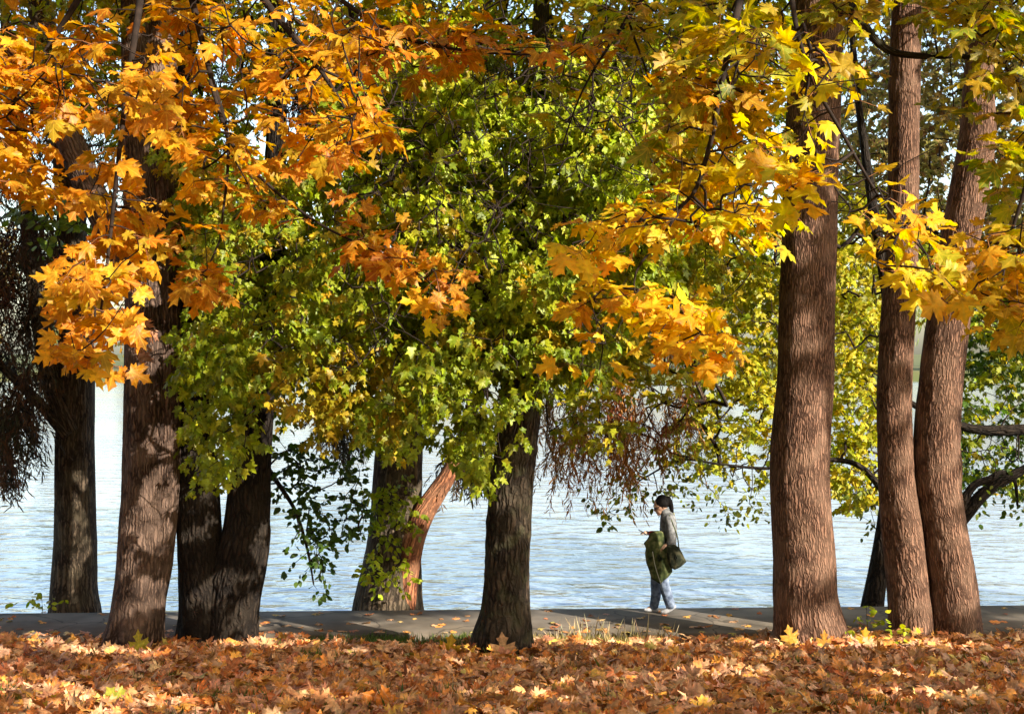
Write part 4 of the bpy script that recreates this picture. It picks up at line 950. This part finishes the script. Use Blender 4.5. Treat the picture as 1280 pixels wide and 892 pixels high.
pos, tip, nr, sz = litter(6000, 1.0, 7.6, .19, OUT_MED, lambda y: 0.45 * y + 4)
o = leaf_mesh("leaf_carpet", pos, tip, nr, sz, pal(len(pos), LITTER, jit=.2), OUT_MED, M_LITTER, None, .5, .2)
tag(o, "fallen maple leaves nearest the viewpoint", "fallen leaves", kind="stuff")

def single_leaf(px, py, D, size, col, label, tipv, nrm, lift=0.0):
    p = P(px, py, D)
    p[2] = lawn_z(np.array([p[0]]), np.array([p[1]]))[0] + .07 + lift
    root = tag(leaf_mesh("fallen_leaf", np.zeros((1, 3)), np.array([tipv], float), np.array([nrm], float), np.array([size]), np.array([col], float), OUT_BIG, M_LITTER if col[1] < .3 else M_LEAF, None, .35), label, "leaf", "single leaves on the carpet")
    root.location = p
    st_ = np.array([(0, 0, 0, .003), (-.25 * size * tipv[0], 0, -.25 * size, .0025), (-.4 * size * tipv[0], .02, -.45 * size, .002)])
    stem("leaf_stalk", st_, M_TWIG, None, nu=6, step=.02).parent = root
for a in [(990, 790, 15.35, .23, (.62, .33, .06), "large golden leaf standing upright at the foot of the thickest trunk", (-.25, 0, .9), (.2, -1, .2), .05),
          (1080, 796, 15.3, .21, (.72, .42, .05), "sunlit yellow leaf standing upright between the thickest trunk and the pair of stems", (.1, 0, 1), (.2, -1, .2), .03),
          (1030, 800, 15.25, .22, (.60, .30, .06), "tan sunlit leaf tip sticking up just right of the thickest trunk", (.1, 0, 1), (.3, -1, .1), .0),
          (630, 812, 14.75, .27, (.46, .26, .12), "tan leaf leaning against the foot of the middle trunk", (-.1, .1, 1), (-.1, -1, .3), .0),
          (560, 815, 14.6, .24, (.58, .33, .03), "yellow leaf propped up left of the middle trunk", (.2, .1, .8), (.1, -1, .4), .0),
          (150, 868, 10.6, .21, (.42, .42, .06), "pale yellow-green leaf lying flat near the lower left corner", (-.6, .3, .5), (0, -.7, .8), .02),
          (55, 872, 10.4, .19, (.60, .42, .02), "bright yellow leaf lying in the grass at the lower left", (.9, .1, .2), (0, -.6, .8), .02),
          (175, 800, 15.0, .24, (.50, .42, .06), "yellow-green leaf lying against the foot of the twin-stemmed maple", (-.2, 0, 1), (.1, -1, .3), .0),
          (970, 880, 10.3, .2, (.50, .24, .05), "orange leaf lying in the grass near the bottom right", (.8, .2, .3), (0, -.7, .7), .01),
          (490, 880, 10.3, .26, (.55, .17, .02), "deep orange leaf with its tip pointing left at the bottom edge", (-.9, .1, .35), (0, -.7, .7), .02)]:
    single_leaf(*a)

def grass(name, xy, h, palette, label, lean=.35):
    x, y = xy; n = len(x)
    pos = np.stack([x, y, lawn_z(x, y) - .01], 1)
    tip = R.normal(0, lean, (n, 3)) + UP; tip[:, 2] = np.abs(tip[:, 2])
    nr = R.normal(0, .4, (n, 3)) + [0, -1, .2]
    o = leaf_mesh(name, pos, tip, nr, h * R.uniform(.5, 1.3, n), pal(n, palette), OUT_BLADE, M_GRASS, None, .5)
    tag(o, label, "grass", kind="stuff")
gx_, gy_ = [], []
for k in range(150):
    y = R.uniform(8.5, 15.5); x = R.uniform(-1, 1) * (.45 * y + 2)
    if R.random() < .45: y = R.uniform(8.5, 10.9)
    n = R.integers(30, 110); gx_.append(x + R.normal(0, .13, n)); gy_.append(y + R.normal(0, .13, n))
for k in range(60):      # shaded green strip by the path
    px = R.uniform(380, 590); y = R.uniform(15.2, 16.4); x = (px - 640) / F_PX * y
    gx_.append(x + R.normal(0, .15, 60)); gy_.append(np.minimum(y + R.normal(0, .12, 60), yN(x) - .05))
grass("grass", (np.concatenate(gx_), np.concatenate(gy_)), .15, [(.05, .10, .015), (.09, .15, .02), (.14, .17, .03)], "green grass tufts poking through the fallen leaves")
px = np.concatenate([R.uniform(655, 830, 2600), R.uniform(540, 600, 500)]); y = R.uniform(15.4, 16.55, len(px)); x = (px - 640) / F_PX * y
grass("dry_grass", (x, y), .13, [(.5, .36, .12), (.42, .30, .09), (.3, .26, .07), (.58, .46, .2)], "straw-coloured grass strip at the path edge by the middle trunk", .5)
px = R.uniform(690, 850, 60); y = R.uniform(16.3, 16.6, 60); x = (px - 640) / F_PX * y
grass("dry_grass", (x, y), .3, [(.5, .38, .2), (.4, .32, .18)], "thin pale grass stalks standing along the path edge", .25)

def sapling(px, py, D, h, n, label, name="seedling", z=None, cols=LIME + GREEN):
    p = P(px, py, D); zz = float(lawn_z(p[None, 0], p[None, 1])[0]) if z is None else z
    t = empty(name, (p[0], p[1], zz), label, "plant")
    nn = np.array([p[0], p[1], zz]) + R.normal(0, 1, (n, 3)) * [h * .35, h * .2, 0] + np.stack([0 * np.arange(n), 0 * np.arange(n), h * R.uniform(.25, 1, n)], 1)
    st_ = np.array([(p[0], p[1], zz - .02, .006), (p[0] + .01, p[1], zz + h * .5, .004), (p[0], p[1], zz + h, .002)])
    stem("stem", st_, M_TWIG, t, nu=6, step=.05)
    q = sprays(nn, R.normal(0, 1, nn.shape) * [1, 1, .3], 4, .16, .085, .3, .6, (0, -.4, 0), .4)
    leaf_mesh("leaves", q[0], q[1], q[2], q[3], pal(len(q[0]), cols), OUT_OVAL, M_LEAF_S, t, .2)
sapling(1083, 785, 16.0, .5, 9, "small green seedling between the thickest trunk and the pair of stems")
sapling(1128, 785, 15.3, .35, 6, "tiny yellow-green seedling at the foot of the pair of stems", cols=LIME)
sapling(52, 765, 18.5, .55, 9, "small leafy shoot on the bank left of the dark tree", z=-.36, cols=LIME + [(.4, .36, .04)])

# ------------------------------------------------------------------ the walker
exec_person = True
def capsule(pts, ns=14, sy=1.0):
    """closed tapering tube through (x, y, z, r) points with round ends"""
    q = np.array(pts, float)
    q = spline(q, 0.03) if len(q) > 2 else np.array([q[0] * (1 - t) + q[1] * t for t in np.linspace(0, 1, 6)])
    c, r = q[:, :3], q[:, 3]; t = unit(np.gradient(c, axis=0))
    a = np.array([0.9, 0.6, 0.25])
    head = [(c[0] - t[0] * r[0] * k, r[0] * math.sqrt(max(0, 1 - k * k))) for k in (0.97, .75, .4)]
    tail = [(c[-1] + t[-1] * r[-1] * k, r[-1] * math.sqrt(max(0, 1 - k * k))) for k in (.4, .75, .97)]
    C = np.array([h[0] for h in head] + list(c) + [h[0] for h in tail]); Rr = np.array([h[1] for h in head] + list(r) + [h[1] for h in tail])
    T = np.vstack([[t[0]] * 3, t, [t[-1]] * 3])
    ref = np.array([0, 1.0, 0]) if np.abs(T[:, 1]).max() < .9 else np.array([0, 0, 1.0])
    e1 = unit(ref - (T @ ref)[:, None] * T); e2 = np.cross(T, e1)
    th = np.linspace(0, 2 * math.pi, ns, endpoint=False)
    V = C[:, None] + Rr[:, None, None] * (sy * np.cos(th)[None, :, None] * e1[:, None] + np.sin(th)[None, :, None] * e2[:, None])
    n = len(C); i = np.arange(n - 1)[:, None]; j = np.arange(ns)[None]
    F = np.stack([i * ns + j, i * ns + (j + 1) % ns, (i + 1) * ns + (j + 1) % ns, (i + 1) * ns + j], -1).reshape(-1, 4)
    return V.reshape(-1, 3), [F, np.arange(ns)[::-1][None], ((n - 1) * ns + np.arange(ns))[None]]
def ball(c, r):
    u = np.linspace(0, math.pi, 12)[1:-1]; w = np.linspace(0, 2 * math.pi, 16, endpoint=False)
    V = [np.array([0, 0, 1.0])] + [np.array([math.sin(a) * math.cos(b), math.sin(a) * math.sin(b), math.cos(a)]) for a in u for b in w] + [np.array([0, 0, -1.0])]
    V = np.array(V) * np.array(r) + np.array(c)
    F4 = [[1 + i * 16 + j, 1 + (i + 1) * 16 + j, 1 + (i + 1) * 16 + (j + 1) % 16, 1 + i * 16 + (j + 1) % 16] for i in range(9) for j in range(16)]
    F3 = [[0, 1 + j, 1 + (j + 1) % 16] for j in range(16)] + [[161, 145 + (j + 1) % 16, 145 + j] for j in range(16)]
    return V, [np.array(F4), np.array(F3)]
def fuse(name, pieces, mat, parent, voxel=0.008, smooth=4):
    Vs, Fs, b = [], [], 0
    for V, F in pieces:
        Vs.append(V); Fs += [f + b for f in F]; b += len(V)
    o = make_mesh(name, np.vstack(Vs), Fs, mat, None)
    o.parent = parent
    m = o.modifiers.new("one_surface", 'REMESH'); m.mode = 'VOXEL'; m.voxel_size = voxel; m.use_smooth_shade = True
    s = o.modifiers.new("soften", 'SMOOTH'); s.factor = .5; s.iterations = smooth
    return o
def X(cx, czy):      # crop pixel -> metres in the walker's own frame
    return (cx - 300) / 440.8, (822 - czy) / 440.8

M_SKIN = noise_mat("skin", (.42, .24, .16), (.50, .30, .20), scale=12, rough=.5, bump=0, spec=.4)
M_HAIR = noise_mat("black_hair", (.004, .0035, .0035), (.010, .008, .007), scale=60, rough=.6, bump=.4, spec=.06, stretch=(1, 1, .3))
M_FLEECE = noise_mat("grey_fleece", (.06, .06, .06), (.22, .22, .215), scale=16, bump=.6, dist=.006)
M_JEANS = noise_mat("washed_jeans", (.03, .045, .08), (.24, .29, .38), scale=14, detail=3, bump=.4, dist=.006)
M_SHOE = noise_mat("grey_white_shoe", (.25, .25, .26), (.6, .6, .6), scale=18, bump=.2)
M_COAT = noise_mat("olive_coat", (.006, .007, .005), (.10, .09, .05), scale=13, bump=.5, dist=.01, c_mid=(.02, .024, .012))
M_BAG = noise_mat("mottled_green_bag", (.006, .008, .005), (.15, .14, .06), scale=13, detail=2, bump=.3, dist=.008, c_mid=(.05, .065, .02))
M_BLACK = noise_mat("black_plastic", (.008, .008, .009), (.014, .014, .015), scale=5, rough=.2, bump=0, spec=.5)
M_RED = noise_mat("red_cuff", (.35, .03, .05), (.5, .06, .09), scale=30, bump=.2)

wp = P(830.5, 766, 18.0)
PER = empty("person", (wp[0], wp[1], 0.0), "person in a grey fleece and jeans walking along the path, looking down at a phone", "person")
def local(o):            # parts were built around the walker's own origin
    o.matrix_parent_inverse.identity(); return o
def hand(w, d, side, curl):
    """palm and five fingers from wrist w, pointing d, curling down"""
    d = unit(np.array(d, float)); up_ = np.array([0, 0, 1.0]); s = unit(np.cross(d, up_)) * side; n = np.cross(s, d) * side
    out = []
    palm = w + d * .045
    out.append(capsule([(*w, .022), (*palm, .030), (*(w + d * .08), .026)], sy=1.0))
    for k, (o_, ln) in enumerate([(-.028, .062), (-.010, .072), (.010, .068), (.027, .052)]):
        a = w + d * .08 + s * o_; b = a + d * ln * .5 - n * .01 * curl; c = b + (d * (1 - .7 * curl) - n * .9 * curl) * ln * .5
        out.append(capsule([(*a, .0095), (*b, .0088), (*c, .0075)], ns=8))
    a = w + d * .03 - s * .03; b = a + d * .035 - s * .02 - n * .01; c = b + d * .03 - n * .008
    out.append(capsule([(*a, .011), (*b, .010), (*c, .008)], ns=8))
    return out
wr_r = np.array([-.19, .05, 1.115]); wr_l = np.array([.02, -.19, 1.00])
body = [ball((-.062, 0, 1.535), (.095, .076, .112)), ball((-.095, 0, 1.475), (.066, .055, .075)),
        capsule([(-.145, 0, 1.535, .012), (-.166, 0, 1.497, .016), (-.155, 0, 1.488, .013)], ns=8),           # nose
        ball((-.142, 0, 1.452), (.022, .026, .010)), ball((-.130, 0, 1.425), (.026, .030, .020)),               # lips, chin
        ball((-.145, -.030, 1.545), (.012, .018, .008)), ball((-.145, .030, 1.545), (.012, .018, .008)),        # brows
        ball((-.035, -.076, 1.515), (.022, .010, .033)), ball((-.035, .076, 1.515), (.022, .010, .033)),        # ears
        capsule([(-.05, 0, 1.46, .055), (.01, 0, 1.40, .055), (.04, 0, 1.33, .07)]),
        capsule([(.05, 0, 1.33, .10), (.055, 0, 1.15, .105), (.045, 0, 1.0, .10), (.035, 0, .86, .115)], sy=1.35),
        capsule([(.055, -.16, 1.32, .045), (.075, -.20, 1.08, .036), (*wr_l, .024)]), capsule([(.055, .16, 1.32, .045), (.05, .19, 1.08, .036), (*wr_r, .024)]),
        capsule([(.03, -.08, .86, .085), (-.03, -.075, .47, .055), (.085, -.07, .14, .038)]), capsule([(.03, .08, .86, .085), (-.10, .075, .47, .055), (-.14, .07, .10, .038)]),
        capsule([(.085, -.07, .13, .036), (.02, -.07, .05, .03)]), capsule([(-.14, .07, .08, .036), (-.22, .07, .045, .03)])]
def bow(piece):       # the head looks down at the phone
    V, F = piece; a = math.radians(20); c = np.array([-.01, 0, 1.45]); q = V - c
    return np.stack([q[:, 0] * math.cos(a) - q[:, 2] * math.sin(a), q[:, 1], q[:, 0] * math.sin(a) + q[:, 2] * math.cos(a)], 1) + c + [.035, 0, .005], F
body = [bow(b_) for b_ in body[:9]] + body[9:]
body += hand(wr_l, (-.75, 0.05, -.5), 1, .7) + hand(wr_r, (-.95, -.1, .12), -1, .55)
fuse("body", body, M_SKIN, PER, .005, 3)
fuse("hair", [bow(b_) for b_ in [ball((-.035, 0, 1.56), (.108, .088, .098)), ball((.035, 0, 1.59), (.035, .035, .04)), ball((-.02, 0, 1.60), (.085, .07, .075)), ball((-.02, -.07, 1.535), (.05, .022, .05)), ball((-.02, .07, 1.535), (.05, .022, .05)),
              capsule([(.045, 0, 1.60, .030), (.075, 0, 1.585, .034)])]] + [capsule([(.045, 0, 1.615, .034), (.078, -.01, 1.57, .036), (.095, -.01, 1.49, .034), (.105, -.01, 1.42, .026), (.11, -.01, 1.35, .010)])], M_HAIR, PER, .007, 3)
fuse("fleece_jacket", [capsule([(.0, 0, 1.43, .070), (.025, 0, 1.38, .082)], sy=1.05), capsule([(.05, 0, 1.33, .11), (.056, 0, 1.2, .122), (.05, 0, 1.02, .118), (.035, 0, .86, .13)], sy=1.45),
                       capsule([(.05, -.145, 1.335, .068), (.078, -.205, 1.09, .062), (.045, -.2, 1.02, .045)]), capsule([(.05, .145, 1.335, .068), (.06, .2, 1.09, .060), (-.13, .09, 1.105, .042)])], M_FLEECE, PER, .009, 4)
fuse("jeans", [capsule([(.035, 0, .93, .12), (.03, 0, .82, .125)], sy=1.4), capsule([(.03, -.085, .84, .105), (-.025, -.08, .50, .083), (.03, -.075, .27, .076), (.075, -.07, .13, .070)]),
               capsule([(.03, .085, .84, .105), (-.10, .08, .50, .083), (-.11, .075, .25, .072), (-.14, .07, .085, .064)])], M_JEANS, PER, .009, 3)
for cs in ([(.115, -.07, .11, .040), (.06, -.07, .075, .042), (.0, -.07, .04, .036), (-.035, -.07, .03, .026)], [(-.11, .07, .045, .042), (-.17, .07, .045, .040), (-.23, .07, .036, .034), (-.26, .07, .034, .024)]):
    sh_ = fuse("shoe", [capsule(cs)], M_SHOE, PER, .006, 2)
fuse("cuff", [capsule([(-.155, .075, 1.11, .040), (-.195, .05, 1.115, .036)])], M_RED, PER, .006, 2)
fuse("sunglasses", [bow(b_) for b_ in [ball((-.150, -.036, 1.520), (.014, .032, .022)), ball((-.150, .036, 1.520), (.014, .032, .022)), capsule([(-.146, -.065, 1.527, .006), (-.04, -.083, 1.535, .005)], ns=8), capsule([(-.146, .065, 1.527, .006), (-.04, .083, 1.535, .005)], ns=8), capsule([(-.16, -.015, 1.525, .006), (-.16, .015, 1.525, .006)], ns=8)]], M_BLACK, PER, .004, 1)

def puffy(name, crop, thick, mat, y0, label, cat, folds=.02, seed=0.0, loc=None):
    poly = np.array([X(*c) for c in crop]); n = 72
    seg = np.linalg.norm(np.diff(np.vstack([poly, poly[:1]]), axis=0), axis=1); s = np.concatenate([[0], np.cumsum(seg)])
    u = np.linspace(0, s[-1], n, endpoint=False); pp = np.vstack([poly, poly[:1]])
    ring = np.stack([np.interp(u, s, pp[:, 0]), np.interp(u, s, pp[:, 1])], 1); cen = ring.mean(0)
    lv = [1.0, .97, .9, .78, .62, .45, .28, .12]
    V = []; 
    for sg in (1, -1):
        for l in lv:
            q = cen + (ring - cen) * l
            y = thick * (1 - l ** 2.2) ** .5
            f = vnoise(np.stack([q[:, 0] * 14 + seed, q[:, 1] * 5 + q[:, 0] * 6, 0 * u + seed], 1)) - .5
            V.append(np.stack([q[:, 0], y0 + sg * (y + folds * f * (1 - l ** 4)), q[:, 1]], 1))
    V = np.vstack(V); L = len(lv); F = []
    j = np.arange(n)
    for sg in range(2):
        for k in range(L - 1):
            a = (sg * L + k) * n
            q = np.stack([a + j, a + (j + 1) % n, a + n + (j + 1) % n, a + n + j], 1); F.append(q if sg else q[:, ::-1])
    rim_ = np.stack([j, (j + 1) % n, L * n + (j + 1) % n, L * n + j], 1); F.append(rim_)
    caps = [((L - 1) * n + j)[None], ((2 * L - 1) * n + j)[::-1][None]]
    o = make_mesh(name, V, F + caps, mat, None)
    o.location = (wp[0], wp[1], 0)
    tag(o, label, cat)
    return o
coat = puffy("folded_coat", [(206, 314), (245, 300), (285, 306), (306, 350), (318, 420), (336, 500), (342, 555), (315, 588), (264, 630), (238, 612), (212, 598), (196, 540), (180, 500), (172, 440), (178, 408), (164, 378), (188, 352)], .085, M_BAG, -.15,
             "mottled green coat draped over the walking person's forearm", "coat", .05, 3.0)
bag = puffy("shoulder_bag", [(300, 388), (345, 378), (376, 396), (400, 440), (421, 486), (385, 518), (350, 535), (322, 520), (306, 460)], .06, M_COAT, -.255,
            "dark olive shoulder bag hanging behind the walking person's hip", "bag", .03, 9.0)
st_ = stem("strap", np.array([(.17, -.25, .96, .009), (.15, -.225, 1.12, .009), (.085, -.215, 1.30, .009), (.05, -.17, 1.40, .009)]), M_BAG, None, nu=8, step=.03); st_.parent = bag
pz = stem("piping", np.array([(*[X(212, 420)[0], -.30, X(212, 420)[1]], .005), (X(228, 510)[0], -.325, X(228, 510)[1], .005), (X(264, 618)[0], -.265, X(264, 618)[1], .005)]), noise_mat("pale_piping", (.4, .4, .34), (.5, .5, .42), bump=0), None, nu=6, step=.03); pz.parent = bag
ph = make_mesh("phone", np.array([(x_, y_, z_) for x_ in (-.07, .07) for y_ in (-.034, .034) for z_ in (-.0045, .0045)]), [np.array([[0, 1, 3, 2], [4, 6, 7, 5], [0, 4, 5, 1], [2, 3, 7, 6], [0, 2, 6, 4], [1, 5, 7, 3]])], M_BLACK, None, smooth=False)
bv = ph.modifiers.new("round_edges", 'BEVEL'); bv.width = .003; bv.segments = 2
ph.location = (wp[0] - .30, wp[1] + .035, 1.135); ph.rotation_euler = (0, math.radians(28), 0)
tag(ph, "small dark phone held out in the walking person's hand", "phone")
M_SCREEN = noise_mat("phone_glass", (.02, .02, .025), (.03, .03, .035), rough=.1, bump=0, spec=.5)
scn = make_mesh("screen", np.array([(-.064, -.03, .006), (.064, -.03, .006), (.064, .03, .006), (-.064, .03, .006)]), [np.array([[0, 1, 2, 3]])], M_SCREEN, None, smooth=False); scn.parent = ph
